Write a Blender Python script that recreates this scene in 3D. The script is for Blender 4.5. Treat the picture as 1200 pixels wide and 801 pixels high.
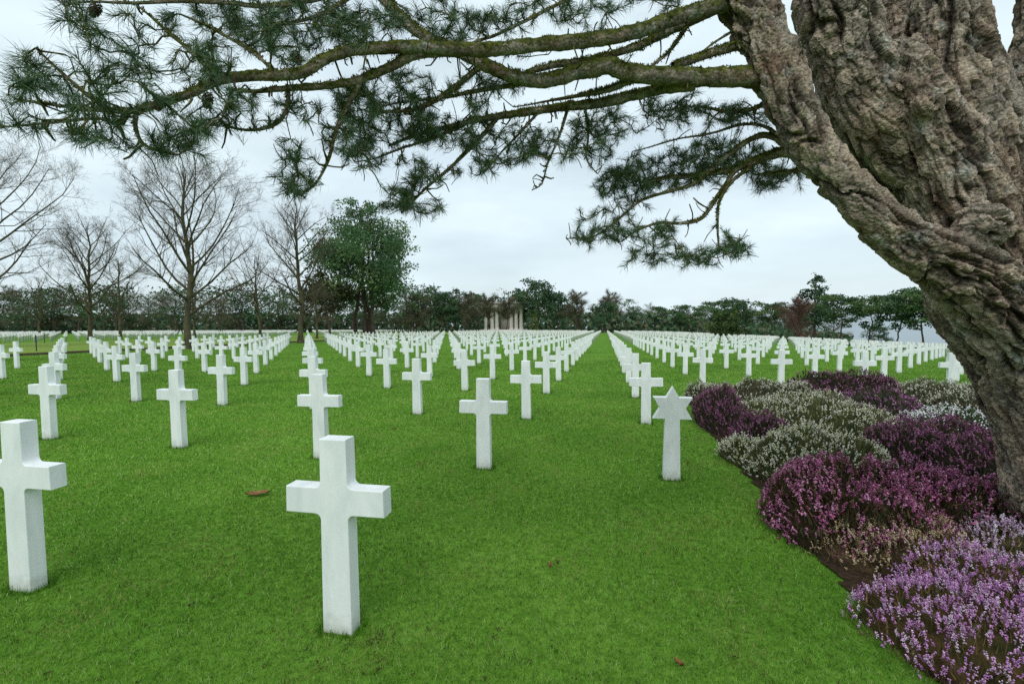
import bpy, bmesh, math, random
import numpy as np
from mathutils import Matrix, Vector

for _o in list(bpy.data.objects):
    bpy.data.objects.remove(_o, do_unlink=True)
sc = bpy.context.scene
COL = sc.collection
R = math.radians

# ------------------------------------------------------------------ camera
FPX, PITCH, ROLL, EYE = 577.9, 0.0549, -0.0093, 1.55      # focal length in photo pixels (1200 wide)
cd = bpy.data.cameras.new('camera')
cam = bpy.data.objects.new('camera', cd); COL.objects.link(cam)
cd.sensor_width = 36.0; cd.lens = 36.0 * FPX / 1200.0
cd.clip_start = 0.05; cd.clip_end = 30000.0
_dn = Vector((0, -math.sin(PITCH), -math.cos(PITCH)))
_fw = Vector((0, math.cos(PITCH), -math.sin(PITCH)))
_rt = Vector((math.cos(ROLL), 0, 0)) - math.sin(ROLL) * _dn
_up = -(Vector((math.sin(ROLL), 0, 0)) + math.cos(ROLL) * _dn)
_m = Matrix((( _rt.x, _up.x, -_fw.x), (_rt.y, _up.y, -_fw.y), (_rt.z, _up.z, -_fw.z))).to_4x4()
_m.translation = (0, 0, EYE)
cam.matrix_world = _m
sc.camera = cam

# ------------------------------------------------------------------ sky and sun
SUN_EL, SUN_AZ = R(52), R(192)        # compass azimuth, clockwise from +Y: behind the camera
w = bpy.data.worlds.new('World'); sc.world = w; w.use_nodes = True
nt = w.node_tree; nt.nodes.clear()
out = nt.nodes.new('ShaderNodeOutputWorld'); bg = nt.nodes.new('ShaderNodeBackground')
sky = nt.nodes.new('ShaderNodeTexSky'); sky.sky_type = 'NISHITA'; sky.sun_disc = False
sky.sun_elevation = SUN_EL; sky.sun_rotation = SUN_AZ; sky.air_density = 1.0; sky.dust_density = 1.5
tc = nt.nodes.new('ShaderNodeTexCoord')
mp = nt.nodes.new('ShaderNodeMapping'); mp.inputs['Scale'].default_value = (1.0, 1.0, 3.2)
mp.inputs['Location'].default_value = (3.1, 0.4, 0.2)
n1 = nt.nodes.new('ShaderNodeTexNoise'); n1.inputs['Scale'].default_value = 2.3
n1.inputs['Detail'].default_value = 7; n1.inputs['Roughness'].default_value = 0.55
rp = nt.nodes.new('ShaderNodeMapRange'); rp.inputs[1].default_value = 0.38; rp.inputs[2].default_value = 0.60
rp.inputs[3].default_value = 0.78; rp.inputs[4].default_value = 1.0
n2 = nt.nodes.new('ShaderNodeTexNoise'); n2.inputs['Scale'].default_value = 3.2; n2.inputs['Detail'].default_value = 6
rp2 = nt.nodes.new('ShaderNodeMapRange'); rp2.inputs[1].default_value = 0.3; rp2.inputs[2].default_value = 0.7
rp2.inputs[3].default_value = 8.7; rp2.inputs[4].default_value = 10.0
cc = nt.nodes.new('ShaderNodeVectorMath'); cc.operation = 'SCALE'; cc.inputs[0].default_value = (0.81, 0.955, 1.02)
mx = nt.nodes.new('ShaderNodeMix'); mx.data_type = 'RGBA'
L = nt.links.new
L(tc.outputs['Generated'], mp.inputs[0]); L(mp.outputs[0], n1.inputs['Vector']); L(mp.outputs[0], n2.inputs['Vector'])
L(n1.outputs[0], rp.inputs[0]); L(n2.outputs[0], rp2.inputs[0]); L(rp2.outputs[0], cc.inputs['Scale'])
L(rp.outputs[0], mx.inputs['Factor']); L(sky.outputs[0], mx.inputs['A']); L(cc.outputs[0], mx.inputs['B'])
L(mx.outputs['Result'], bg.inputs['Color']); bg.inputs['Strength'].default_value = 0.1
L(bg.outputs[0], out.inputs[0])

sd = bpy.data.lights.new('sun', 'SUN'); sd.energy = 1.5; sd.angle = R(40); sd.color = (1.0, 0.98, 0.95)
so = bpy.data.objects.new('sun', sd); COL.objects.link(so)
_s = Vector((math.sin(SUN_AZ) * math.cos(SUN_EL), math.cos(SUN_AZ) * math.cos(SUN_EL), math.sin(SUN_EL)))
so.rotation_euler = _s.to_track_quat('Z', 'Y').to_euler(); so.location = _s * 50

vs = sc.view_settings
vs.view_transform = 'Standard'; vs.look = 'None'; vs.gamma = 1.0; vs.exposure = 0.10; vs.use_curve_mapping = False
sc.cycles.max_bounces = 6; sc.cycles.diffuse_bounces = 3; sc.cycles.transparent_max_bounces = 4
sc.cycles.use_denoising = False

# ------------------------------------------------------------------ geometry of the place
TH = 0.1871
CT, ST = math.cos(TH), math.sin(TH)

def zg(x, y):
    """height of the ground: falls gently away from the camera and to the right, steeper beyond the plot"""
    x = np.asarray(x, float); y = np.asarray(y, float)
    k = .65 * 4.0 * np.logaddexp(0, (-x - 12) / 4.0)
    s = x * CT - y * ST
    drop = .045 * 3.0 * np.logaddexp(0, (s - 16) / 3.0) + .09 * 4.0 * np.logaddexp(0, (s - 50) / 4.0)
    far = .012 * 10 * np.logaddexp(0, (y - 260) / 10.0)
    return -.016 * (x + k) - .026 * y - drop - far

def ray(px, py):
    du = px - 600.; dv = py - 400.5
    u = math.cos(ROLL) * du + math.sin(ROLL) * dv; v = -math.sin(ROLL) * du + math.cos(ROLL) * dv
    xc = u / FPX; yc = v / FPX
    return np.array([xc, math.cos(PITCH) - yc * math.sin(PITCH), -math.sin(PITCH) - yc * math.cos(PITCH)])

def at(px, py, Y):
    d = ray(px, py)
    return np.array([0, 0, EYE]) + d * (Y / d[1])

_T = np.concatenate([np.linspace(.8, 30, 12000), np.linspace(30, 500, 12000)])
def hit(px, py):
    d = ray(px, py)
    h = EYE + d[2] * _T - zg(d[0] * _T, d[1] * _T)
    i = int(np.argmax(h < 0))
    return d[0] * _T[i], d[1] * _T[i]

def project(p):
    p = np.atleast_2d(p) - np.array([0, 0, EYE])
    X = p[:, 0]; zc = math.cos(PITCH) * p[:, 1] - math.sin(PITCH) * p[:, 2]
    yc = -(math.cos(PITCH) * p[:, 2] + math.sin(PITCH) * p[:, 1])
    zc = np.where(zc < .05, 1e-6, zc)
    u = FPX * X / zc; v = FPX * yc / zc
    return 600 + math.cos(ROLL) * u - math.sin(ROLL) * v, 400.5 + math.sin(ROLL) * u + math.cos(ROLL) * v

# ------------------------------------------------------------------ numpy noise
def _hash(ix, iy, iz, seed):
    h = (ix.astype(np.int64) * 374761393 + iy.astype(np.int64) * 668265263 + iz.astype(np.int64) * 2147483647 + seed * 1274126177) & 0xffffffff
    h = ((h ^ (h >> 13)) * 1274126177) & 0xffffffff
    h = ((h ^ (h >> 16)) * 2246822519) & 0xffffffff
    return ((h ^ (h >> 15)) & 0xffffff) / float(0xffffff)

def vnoise(p, seed=0):
    i = np.floor(p); f = p - i; f = f * f * (3 - 2 * f); i = i.astype(np.int64)
    r = 0
    for dx in (0, 1):
        for dy in (0, 1):
            for dz in (0, 1):
                wgt = (f[:, 0] if dx else 1 - f[:, 0]) * (f[:, 1] if dy else 1 - f[:, 1]) * (f[:, 2] if dz else 1 - f[:, 2])
                r = r + wgt * _hash(i[:, 0] + dx, i[:, 1] + dy, i[:, 2] + dz, seed)
    return r

def fbm(p, o=4, seed=0):
    a, s, t = .5, 0, 0
    for k in range(o):
        s = s + a * vnoise(p * (2.03 ** k), seed + k * 17); t += a; a *= .52
    return s / t

def worley(p, seed=0):
    i = np.floor(p).astype(np.int64)
    f1 = np.full(len(p), 9.0); f2 = np.full(len(p), 9.0); idv = np.zeros(len(p)); oz = np.zeros(len(p))
    for dx in (-1, 0, 1):
        for dy in (-1, 0, 1):
            for dz in (-1, 0, 1):
                cx, cy, cz = i[:, 0] + dx, i[:, 1] + dy, i[:, 2] + dz
                h1 = _hash(cx, cy, cz, seed); h2 = _hash(cx, cy, cz, seed + 5); h3 = _hash(cx, cy, cz, seed + 9)
                d = np.sqrt((cx + h1 - p[:, 0]) ** 2 + (cy + h2 - p[:, 1]) ** 2 + (cz + h3 - p[:, 2]) ** 2)
                m = d < f1
                f2 = np.where(m, f1, np.minimum(f2, d)); idv = np.where(m, h1 * .7 + h2 * .3, idv); oz = np.where(m, p[:, 2] - cz - h3, oz); f1 = np.where(m, d, f1)
    return f1, f2, idv, oz

# ------------------------------------------------------------------ objects and tags
def link(o, parent=None):
    COL.objects.link(o)
    if parent is not None: o.parent = parent
    return o

def tag(o, label=None, cat=None, group=None, kind=None):
    if label: o['label'] = label
    if cat: o['category'] = cat
    if group: o['group'] = group
    if kind: o['kind'] = kind
    return o

def empty(name, loc, rz=0.0):
    o = bpy.data.objects.new(name, None); o.empty_display_size = .2
    o.location = tuple(float(v) for v in loc); o.rotation_euler = (0, 0, rz)
    return link(o)

def np_mesh(name, V, Fs, mat=None, attr=None, smooth=False):
    """V (n,3); Fs (m,k) all with k corners, or a list of such arrays; attr {name: per-vertex float or rgb}"""
    me = bpy.data.meshes.new(name)
    if not isinstance(Fs, (list, tuple)): Fs = [Fs]
    Fs = [np.asarray(f, np.int32) for f in Fs if len(f)]
    V = np.asarray(V, np.float32)
    me.vertices.add(len(V)); me.vertices.foreach_set('co', V.ravel())
    loops = np.concatenate([f.ravel() for f in Fs])
    tot = np.concatenate([np.full(len(f), f.shape[1], np.int32) for f in Fs])
    st = np.concatenate([[0], np.cumsum(tot)[:-1]]).astype(np.int32)
    me.loops.add(len(loops)); me.loops.foreach_set('vertex_index', loops)
    me.polygons.add(len(tot)); me.polygons.foreach_set('loop_start', st); me.polygons.foreach_set('loop_total', tot)
    if smooth: me.polygons.foreach_set('use_smooth', np.ones(len(tot), bool))
    for k, a in (attr or {}).items():
        a = np.asarray(a, np.float32)
        if a.ndim == 1:
            at_ = me.attributes.new(k, 'FLOAT', 'POINT'); at_.data.foreach_set('value', a)
        else:
            at_ = me.attributes.new(k, 'FLOAT_COLOR', 'POINT')
            if a.shape[1] == 3: a = np.concatenate([a, np.ones((len(a), 1), np.float32)], 1)
            at_.data.foreach_set('color', a.ravel())
    me.update(); me.validate()
    if mat: me.materials.append(mat)
    return me

def obj(name, me, parent=None):
    return link(bpy.data.objects.new(name, me), parent)

class Geo:
    """collects pieces into one mesh"""
    def __init__(s): s.v = []; s.f = {3: [], 4: []}; s.n = 0; s.a = []
    def add(s, V, Fc, a=None):
        V = np.asarray(V, float); Fc = np.asarray(Fc, np.int64)
        s.v.append(V); s.f[Fc.shape[1]].append(Fc + s.n); s.n += len(V)
        if a is not None: s.a.append(np.broadcast_to(np.asarray(a, float), (len(V), 3)) if np.ndim(a) <= 1 else np.asarray(a, float))
    def mesh(s, name, mat, smooth=False, aname='col'):
        V = np.concatenate(s.v); fs = [np.concatenate(s.f[k]) for k in (3, 4) if s.f[k]]
        return np_mesh(name, V, fs, mat, {aname: np.concatenate(s.a)} if s.a else None, smooth)

def norm(v): return v / np.maximum(np.linalg.norm(v, axis=-1, keepdims=True), 1e-9)

def tube(P, rad, sides=6, cap=False, wob=0.0, rng=None):
    P = np.asarray(P, float); n = len(P); rad = np.broadcast_to(np.asarray(rad, float), (n,))
    t = np.empty_like(P); t[1:-1] = P[2:] - P[:-2]; t[0] = P[1] - P[0]; t[-1] = P[-1] - P[-2]; t = norm(t)
    mt = np.abs(t.mean(0)); ref = np.eye(3)[int(np.argmin(mt))]
    n1 = norm(np.cross(t, ref)); n2 = np.cross(t, n1)
    an = np.arange(sides) * 2 * math.pi / sides
    rr = rad[:, None] * np.ones(sides)[None]
    if wob and rng is not None: rr = rr * (1 + wob * rng.normal(size=rr.shape))
    V = P[:, None] + rr[:, :, None] * (np.cos(an)[None, :, None] * n1[:, None] + np.sin(an)[None, :, None] * n2[:, None])
    V = V.reshape(-1, 3)
    i = np.arange(n - 1)[:, None] * sides; j = np.arange(sides)[None]; j2 = (j + 1) % sides
    Fq = np.stack([i + j, i + sides + j, i + sides + j2, i + j2], -1).reshape(-1, 4)   # outward for (n1,n2,t)
    return V, Fq[:, ::-1]

def spline(pts, per=6):
    """Catmull-Rom through rows of any width"""
    p = np.asarray(pts, float); p = np.vstack([2 * p[0] - p[1], p, 2 * p[-1] - p[-2]])
    o = []
    for k in range(1, len(p) - 2):
        t = np.linspace(0, 1, per, endpoint=False)[:, None]
        a, b, c, d = p[k - 1], p[k], p[k + 1], p[k + 2]
        o.append(.5 * (2 * b + (c - a) * t + (2 * a - 5 * b + 4 * c - d) * t ** 2 + (3 * b - a - 3 * c + d) * t ** 3))
    o.append(p[-2][None])
    return np.vstack(o)

# ------------------------------------------------------------------ materials
def mat(name, col=(.5, .5, .5), rough=.8, spec=.3):
    m = bpy.data.materials.new(name); m.use_nodes = True
    b = m.node_tree.nodes['Principled BSDF']
    b.inputs['Base Color'].default_value = (*col, 1); b.inputs['Roughness'].default_value = rough
    b.inputs['Specular IOR Level'].default_value = spec
    return m, m.node_tree, b

def N(nt, t, **k):
    n = nt.nodes.new(t)
    for a, v in k.items():
        if a.startswith('_'): setattr(n, a[1:], v)
        else: n.inputs[a.replace('__', ' ')].default_value = v
    return n

def noise_col(name, stops, scale=8, detail=6, rough=.8, spec=.25, bump=0.0, bscale=40, coord='Object', stretch=None, bdist=.01):
    """a material whose colour runs along a ramp driven by noise"""
    m, t, b = mat(name, rough=rough, spec=spec)
    c = N(t, 'ShaderNodeTexCoord'); src = c.outputs[coord]
    if stretch:
        mp_ = N(t, 'ShaderNodeMapping', Scale=stretch); t.links.new(src, mp_.inputs[0]); src = mp_.outputs[0]
    n = N(t, 'ShaderNodeTexNoise', Scale=scale, Detail=detail, Roughness=.6); t.links.new(src, n.inputs['Vector'])
    r = N(t, 'ShaderNodeValToRGB'); e = r.color_ramp.elements
    e[0].position, e[0].color = stops[0][0], (*stops[0][1], 1); e[1].position, e[1].color = stops[-1][0], (*stops[-1][1], 1)
    for p, q in stops[1:-1]:
        k = e.new(p); k.color = (*q, 1)
    t.links.new(n.outputs[0], r.inputs[0]); t.links.new(r.outputs[0], b.inputs['Base Color'])
    if bump:
        n2 = N(t, 'ShaderNodeTexNoise', Scale=bscale, Detail=5); t.links.new(src, n2.inputs['Vector'])
        bp = N(t, 'ShaderNodeBump', Strength=bump, Distance=bdist); t.links.new(n2.outputs[0], bp.inputs['Height']); t.links.new(bp.outputs[0], b.inputs['Normal'])
    return m

def attr_col(name, rough=.7, spec=.2, gain=(1, 1, 1), transl=0.0):
    """colour from the mesh's own 'col' attribute (leaf, blade and petal colours)"""
    m, t, b = mat(name, rough=rough, spec=spec)
    a = N(t, 'ShaderNodeAttribute', _attribute_name='col')
    t.links.new(a.outputs['Color'], b.inputs['Base Color'])
    if transl:
        tr = N(t, 'ShaderNodeBsdfTranslucent'); ms = N(t, 'ShaderNodeMixShader'); ms.inputs[0].default_value = transl
        o = t.nodes['Material Output']
        t.links.new(a.outputs['Color'], tr.inputs['Color']); t.links.new(b.outputs[0], ms.inputs[1]); t.links.new(tr.outputs[0], ms.inputs[2])
        t.links.new(ms.outputs[0], o.inputs['Surface'])
    return m

M = {}
# marble
m, t, b = mat('white_marble', (.80, .82, .81), .45, .4)
c = N(t, 'ShaderNodeTexCoord'); oi = N(t, 'ShaderNodeObjectInfo')
ad = N(t, 'ShaderNodeVectorMath', _operation='ADD'); t.links.new(c.outputs['Object'], ad.inputs[0])
sc_ = N(t, 'ShaderNodeVectorMath', _operation='SCALE'); sc_.inputs[0].default_value = (17, 9, 5); t.links.new(oi.outputs['Random'], sc_.inputs['Scale']); t.links.new(sc_.outputs[0], ad.inputs[1])
mp_ = N(t, 'ShaderNodeMapping', Scale=(1, 1, .35)); t.links.new(ad.outputs[0], mp_.inputs[0])
n = N(t, 'ShaderNodeTexNoise', Scale=5.5, Detail=8, Roughness=.65, Distortion=.8); t.links.new(mp_.outputs[0], n.inputs['Vector'])
r = N(t, 'ShaderNodeValToRGB'); r.color_ramp.elements[0].position = .28; r.color_ramp.elements[0].color = (.64, .68, .67, 1)
r.color_ramp.elements[1].position = .62; r.color_ramp.elements[1].color = (.83, .845, .84, 1)
t.links.new(n.outputs[0], r.inputs[0])
# soil splash near the ground: a thin uneven stain
sp = N(t, 'ShaderNodeSeparateXYZ'); t.links.new(c.outputs['Object'], sp.inputs[0])
n3 = N(t, 'ShaderNodeTexNoise', Scale=22, Detail=4); t.links.new(ad.outputs[0], n3.inputs['Vector'])
ma = N(t, 'ShaderNodeMath', _operation='MULTIPLY_ADD'); t.links.new(n3.outputs[0], ma.inputs[0]); ma.inputs[1].default_value = -.16; t.links.new(sp.outputs['Z'], ma.inputs[2])
mr = N(t, 'ShaderNodeMapRange'); mr.inputs[1].default_value = -.06; mr.inputs[2].default_value = .03; mr.inputs[3].default_value = .55; mr.inputs[4].default_value = 0
t.links.new(ma.outputs[0], mr.inputs[0])
mixc = N(t, 'ShaderNodeMix', _data_type='RGBA'); mixc.inputs['B'].default_value = (.42, .44, .34, 1)
t.links.new(mr.outputs[0], mixc.inputs['Factor']); t.links.new(r.outputs[0], mixc.inputs['A']); t.links.new(mixc.outputs['Result'], b.inputs['Base Color'])
n2 = N(t, 'ShaderNodeTexNoise', Scale=60, Detail=5); t.links.new(ad.outputs[0], n2.inputs['Vector'])
bp = N(t, 'ShaderNodeBump', Strength=.12, Distance=.004); t.links.new(n2.outputs[0], bp.inputs['Height']); t.links.new(bp.outputs[0], b.inputs['Normal'])
M['marble'] = m

# lawn sheet
m, t, b = mat('lawn_turf', rough=1.0, spec=.02)
c = N(t, 'ShaderNodeTexCoord')
n = N(t, 'ShaderNodeTexNoise', Scale=.55, Detail=7, Roughness=.6); t.links.new(c.outputs['Object'], n.inputs['Vector'])
r = N(t, 'ShaderNodeValToRGB'); e = r.color_ramp.elements
e[0].position = .3; e[0].color = (.076, .190, .020, 1); e[1].position = .7; e[1].color = (.135, .275, .036, 1)
t.links.new(n.outputs[0], r.inputs[0])
n2 = N(t, 'ShaderNodeTexNoise', Scale=20, Detail=10, Roughness=.85); t.links.new(c.outputs['Object'], n2.inputs['Vector'])
r2 = N(t, 'ShaderNodeValToRGB'); e = r2.color_ramp.elements
e[0].position = .36; e[0].color = (.42, .45, .4, 1); e[1].position = .66; e[1].color = (1.5, 1.4, 1.45, 1)
t.links.new(n2.outputs[0], r2.inputs[0])
mu = N(t, 'ShaderNodeMix', _data_type='RGBA', _blend_type='MULTIPLY'); mu.inputs['Factor'].default_value = 1
t.links.new(r.outputs[0], mu.inputs['A']); t.links.new(r2.outputs[0], mu.inputs['B']); t.links.new(mu.outputs['Result'], b.inputs['Base Color'])
bp = N(t, 'ShaderNodeBump', Strength=.5, Distance=.03); t.links.new(n2.outputs[0], bp.inputs['Height']); t.links.new(bp.outputs[0], b.inputs['Normal'])
M['lawn'] = m
M['walk'] = noise_col('alley_turf', [(.3, (.12, .21, .028)), (.55, (.17, .25, .038)), (.75, (.23, .26, .065))], scale=.8, detail=8, rough=.95, spec=.1, bump=.4, bscale=20, bdist=.03)
M['soil'] = noise_col('bed_soil', [(.3, (.020, .013, .008)), (.55, (.045, .028, .017)), (.75, (.085, .055, .033))], scale=30, detail=8, rough=.95, spec=.1, bump=1, bscale=60, bdist=.02)
M['grass'] = attr_col('grass_blade', .8, .05, transl=.25)
M['petal'] = attr_col('heather_blossom', .7, .15, transl=.2)
M['heath'] = attr_col('heather_foliage', .9, .05)
M['needle'] = attr_col('pine_needle', .55, .3)
M['leaf'] = attr_col('tree_foliage', .9, .05, transl=.15)
M['stone'] = noise_col('memorial_limestone', [(.3, (.45, .41, .36)), (.7, (.60, .56, .50))], scale=1.2, detail=6, rough=.8)
M['iron'] = noise_col('dark_iron', [(.3, (.03, .03, .03)), (.7, (.06, .055, .05))], scale=30, rough=.6)
M['kerb'] = noise_col('kerb_earth', [(.3, (.035, .026, .018)), (.7, (.09, .07, .045))], scale=6, rough=.95, bump=.6, bscale=20)
M['barebark'] = noise_col('bare_tree_bark', [(.3, (.045, .036, .026)), (.5, (.085, .075, .045)), (.72, (.12, .12, .05))], scale=2.2, detail=7, rough=.95, spec=.1)
M['twigbark'] = noise_col('bare_twig_bark', [(.3, (.085, .070, .052)), (.7, (.15, .125, .095))], scale=1.5, rough=.95, spec=.1)
M['farbark'] = noise_col('far_trunk_bark', [(.3, (.06, .045, .035)), (.7, (.13, .10, .08))], scale=2, rough=.95, spec=.1)
M['deadleaf'] = noise_col('dead_leaf', [(.3, (.12, .05, .02)), (.7, (.28, .13, .05))], scale=20, rough=.8)
M['cone'] = noise_col('pine_cone_scales', [(.3, (.05, .03, .018)), (.7, (.13, .08, .05))], scale=60, rough=.85, bump=.8, bscale=90)
m, t, b = mat('sea_water', (.08, .13, .16), .25, .5)
c = N(t, 'ShaderNodeTexCoord'); n = N(t, 'ShaderNodeTexNoise', Scale=.05, Detail=6); t.links.new(c.outputs['Object'], n.inputs['Vector'])
bp = N(t, 'ShaderNodeBump', Strength=.3, Distance=1.0); t.links.new(n.outputs[0], bp.inputs['Height']); t.links.new(bp.outputs[0], b.inputs['Normal'])
M['sea'] = m

# bark of the big pine: plates and cracks are geometry, 'flake' also paints shade into cracks and fissures
m, t, b = mat('pine_bark', rough=.92, spec=.15)
c = N(t, 'ShaderNodeTexCoord')
def nz(scale, det=6, ro=.6, vec=None, dist=0.0):
    q = N(t, 'ShaderNodeTexNoise', Scale=scale, Detail=det, Roughness=ro, Distortion=dist); t.links.new(vec or c.outputs['Object'], q.inputs['Vector']); return q.outputs[0]
def ramp(src, stops):
    q = N(t, 'ShaderNodeValToRGB'); e = q.color_ramp.elements
    e[0].position, e[0].color = stops[0][0], (*stops[0][1], 1); e[1].position, e[1].color = stops[-1][0], (*stops[-1][1], 1)
    for p_, q_ in stops[1:-1]: e.new(p_).color = (*q_, 1)
    t.links.new(src, q.inputs[0]); return q.outputs[0]
def mixn(f, a, b_, blend='MIX'):
    q = N(t, 'ShaderNodeMix', _data_type='RGBA', _blend_type=blend)
    for s_, k in ((f, 'Factor'), (a, 'A'), (b_, 'B')):
        if isinstance(s_, (int, float)): q.inputs[k].default_value = s_
        elif isinstance(s_, tuple): q.inputs[k].default_value = (*s_, 1)
        else: t.links.new(s_, q.inputs[k])
    return q.outputs['Result']
base = ramp(nz(9, 8, .68, dist=.6), [(.30, (.080, .055, .040)), (.43, (.170, .122, .090)), (.55, (.285, .225, .172)), (.70, (.54, .48, .41))])
gre = ramp(nz(1.9, 6, .65), [(.44, (0, 0, 0)), (.58, (.75, .75, .75))])
base = mixn(gre, base, mixn(.55, base, (.37, .36, .34)))
red = ramp(nz(3.3, 5), [(.55, (0, 0, 0)), (.68, (1, 1, 1))])
base = mixn(red, base, mixn(.5, base, (.25, .125, .075)))
apl = N(t, 'ShaderNodeAttribute', _attribute_name='plate')
base = mixn(ramp(apl.outputs['Fac'], [(.35, (0, 0, 0)), (.7, (.75, .75, .75))]), base, (.33, .265, .21))
base = mixn(1.0, base, ramp(apl.outputs['Fac'], [(.1, (.55, .55, .55)), (.5, (1, 1, 1)), (.9, (1.4, 1.4, 1.4))]), 'MULTIPLY')
lich = ramp(nz(4.2, 9, .74, dist=.5), [(.55, (0, 0, 0)), (.62, (1, 1, 1))])
base = mixn(lich, base, mixn(.6, base, (.40, .43, .41)))
at_ = N(t, 'ShaderNodeAttribute', _attribute_name='flake')
base = mixn(ramp(at_.outputs['Fac'], [(0, (1, 1, 1)), (.35, (0, 0, 0))]), base, mixn(.8, base, (.05, .036, .028)))  # crevice shade darkened into the bark colour
fl = N(t, 'ShaderNodeMath', _operation='MULTIPLY_ADD'); t.links.new(at_.outputs['Fac'], fl.inputs[0]); fl.inputs[1].default_value = .45; fl.inputs[2].default_value = .72
mv = N(t, 'ShaderNodeVectorMath', _operation='SCALE'); t.links.new(base, mv.inputs[0]); t.links.new(fl.outputs[0], mv.inputs['Scale'])
base = mixn(1.0, mv.outputs[0], ramp(nz(60, 6, .8), [(.36, (.45, .43, .42)), (.5, (.95, .93, .9)), (.64, (1.55, 1.5, 1.45))]), 'MULTIPLY')
am = N(t, 'ShaderNodeAttribute', _attribute_name='moss')
mn = N(t, 'ShaderNodeMath', _operation='MULTIPLY_ADD'); t.links.new(nz(14, 7, .7), mn.inputs[0]); mn.inputs[1].default_value = 1.6; t.links.new(am.outputs['Fac'], mn.inputs[2])
moss = ramp(mn.outputs[0], [(.98, (0, 0, 0)), (1.0, (1, 1, 1))])
mr = N(t, 'ShaderNodeMapRange'); mr.inputs[1].default_value = 1.15; mr.inputs[2].default_value = 1.42; t.links.new(mn.outputs[0], mr.inputs[0])
mcol = ramp(nz(30, 5), [(.35, (.030, .040, .008)), (.55, (.078, .088, .015)), (.72, (.16, .16, .03))])
base = mixn(mr.outputs[0], base, mcol)
t.links.new(base, b.inputs['Base Color'])
v = N(t, 'ShaderNodeTexVoronoi', _feature='F1', Scale=55); t.links.new(c.outputs['Object'], v.inputs['Vector'])
bsum = N(t, 'ShaderNodeMath', _operation='MULTIPLY_ADD'); t.links.new(nz(34, 8, .72, dist=.8), bsum.inputs[0]); bsum.inputs[1].default_value = 1.5; t.links.new(v.outputs['Distance'], bsum.inputs[2])
bp = N(t, 'ShaderNodeBump', Strength=.9, Distance=.010); t.links.new(bsum.outputs[0], bp.inputs['Height']); t.links.new(bp.outputs[0], b.inputs['Normal'])
M['bark'] = m
rng = np.random.default_rng(7)

# ------------------------------------------------------------------ ground
def axis_steps(lo, hi, fine_lo, fine_hi, fine, coarse):
    a = [np.arange(lo, fine_lo, coarse), np.arange(fine_lo, fine_hi, fine), np.arange(fine_hi, hi + coarse, coarse)]
    return np.concatenate(a)

def sheet(name, xs, ys, dz, mt):
    X, Y = np.meshgrid(xs, ys); V = np.stack([X, Y, zg(X, Y) + dz], -1).reshape(-1, 3)
    nx, ny = len(xs), len(ys)
    i = (np.arange(ny - 1)[:, None] * nx + np.arange(nx - 1)[None]).ravel()
    return np_mesh(name, V, np.stack([i, i + 1, i + nx + 1, i + nx], -1), mt, smooth=True)

g = obj('lawn', sheet('lawn', axis_steps(-620, 560, -20, 30, 1.0, 10), axis_steps(-60, 900, -10, 60, 1.0, 10), 0, M['lawn']))
tag(g, 'mown green lawn between the rows of white headstones', 'lawn', kind='structure')
# sea far below, beyond the bluff on the right
sm = np_mesh('sea', [(-9000, -9000, -75), (15000, -9000, -75), (15000, 20000, -75), (-9000, 20000, -75)], np.array([[0, 1, 2, 3]]), M['sea'])
tag(obj('sea', sm), 'pale sea beyond the bluff on the right', 'sea', kind='structure')

def sy(s, l):            # plot coordinates: s across the rows' columns, l along them
    return s * CT + l * ST, -s * ST + l * CT

def strip(name, s0, s1, l0, l1, z0, z1, mt, ns=14, nl=60):
    """a raised slab that follows the ground"""
    S, Lg = np.meshgrid(np.linspace(s0, s1, ns), np.linspace(l0, l1, nl)); X, Y = sy(S, Lg)
    top = np.stack([X, Y, zg(X, Y) + z1], -1).reshape(-1, 3); bot = np.stack([X, Y, zg(X, Y) + z0], -1).reshape(-1, 3)
    i = (np.arange(nl - 1)[:, None] * ns + np.arange(ns - 1)[None]).ravel(); fs = [np.stack([i, i + 1, i + ns + 1, i + ns], -1)]
    n0 = len(top)
    def side(e): return np.stack([e[:-1], e[1:], e[1:] + n0, e[:-1] + n0], -1)
    a = np.arange(nl) * ns; fs += [side(a), side(a + ns - 1)[:, ::-1], side(np.arange(ns))[:, ::-1], side((nl - 1) * ns + np.arange(ns))]
    return np_mesh(name, np.vstack([top, bot]), np.vstack(fs), mt)

tag(obj('grass_alley', strip('grass_alley', -56.0, -31.2, -20, 148, -.1, .115, M['walk'])), 'yellowish grass alley lined with bare trees left of the graves', 'alley', kind='structure')
tag(obj('alley_edge', strip('alley_edge', -31.2, -31.0, -20, 148, -.1, .13, M['kerb'], ns=2, nl=80)), 'thin dark earth edge along the grass alley', 'edge', kind='structure')

# ------------------------------------------------------------------ heather bed (soil)
edge_px = [(1130, 830), (1085, 795), (1030, 738), (985, 690), (955, 655), (925, 615), (900, 588), (868, 555), (845, 525), (822, 500), (808, 482), (812, 470), (850, 461), (915, 458)]
BED = np.array([hit(*p) for p in edge_px] + [sy(9.5, 12.2), sy(14, 12.0), sy(14, .5), (2.2, .6)])
_ctr = BED.mean(0)
def in_bed(x, y, grow=0.0):
    x = np.asarray(x); y = np.asarray(y); ins = np.zeros(x.shape, bool)
    P = BED
    for k in range(len(P)):
        x0, y0 = P[k]; x1, y1 = P[(k + 1) % len(P)]
        c_ = (y0 > y) != (y1 > y)
        ins ^= c_ & (x < (x1 - x0) * (y - y0) / (y1 - y0 + 1e-12) + x0)
    return ins
gx, gy = np.meshgrid(np.arange(1.2, 15.5, .06), np.arange(.3, 13.2, .06))
nx = gx.shape[1]
mk = in_bed(gx, gy)
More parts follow.
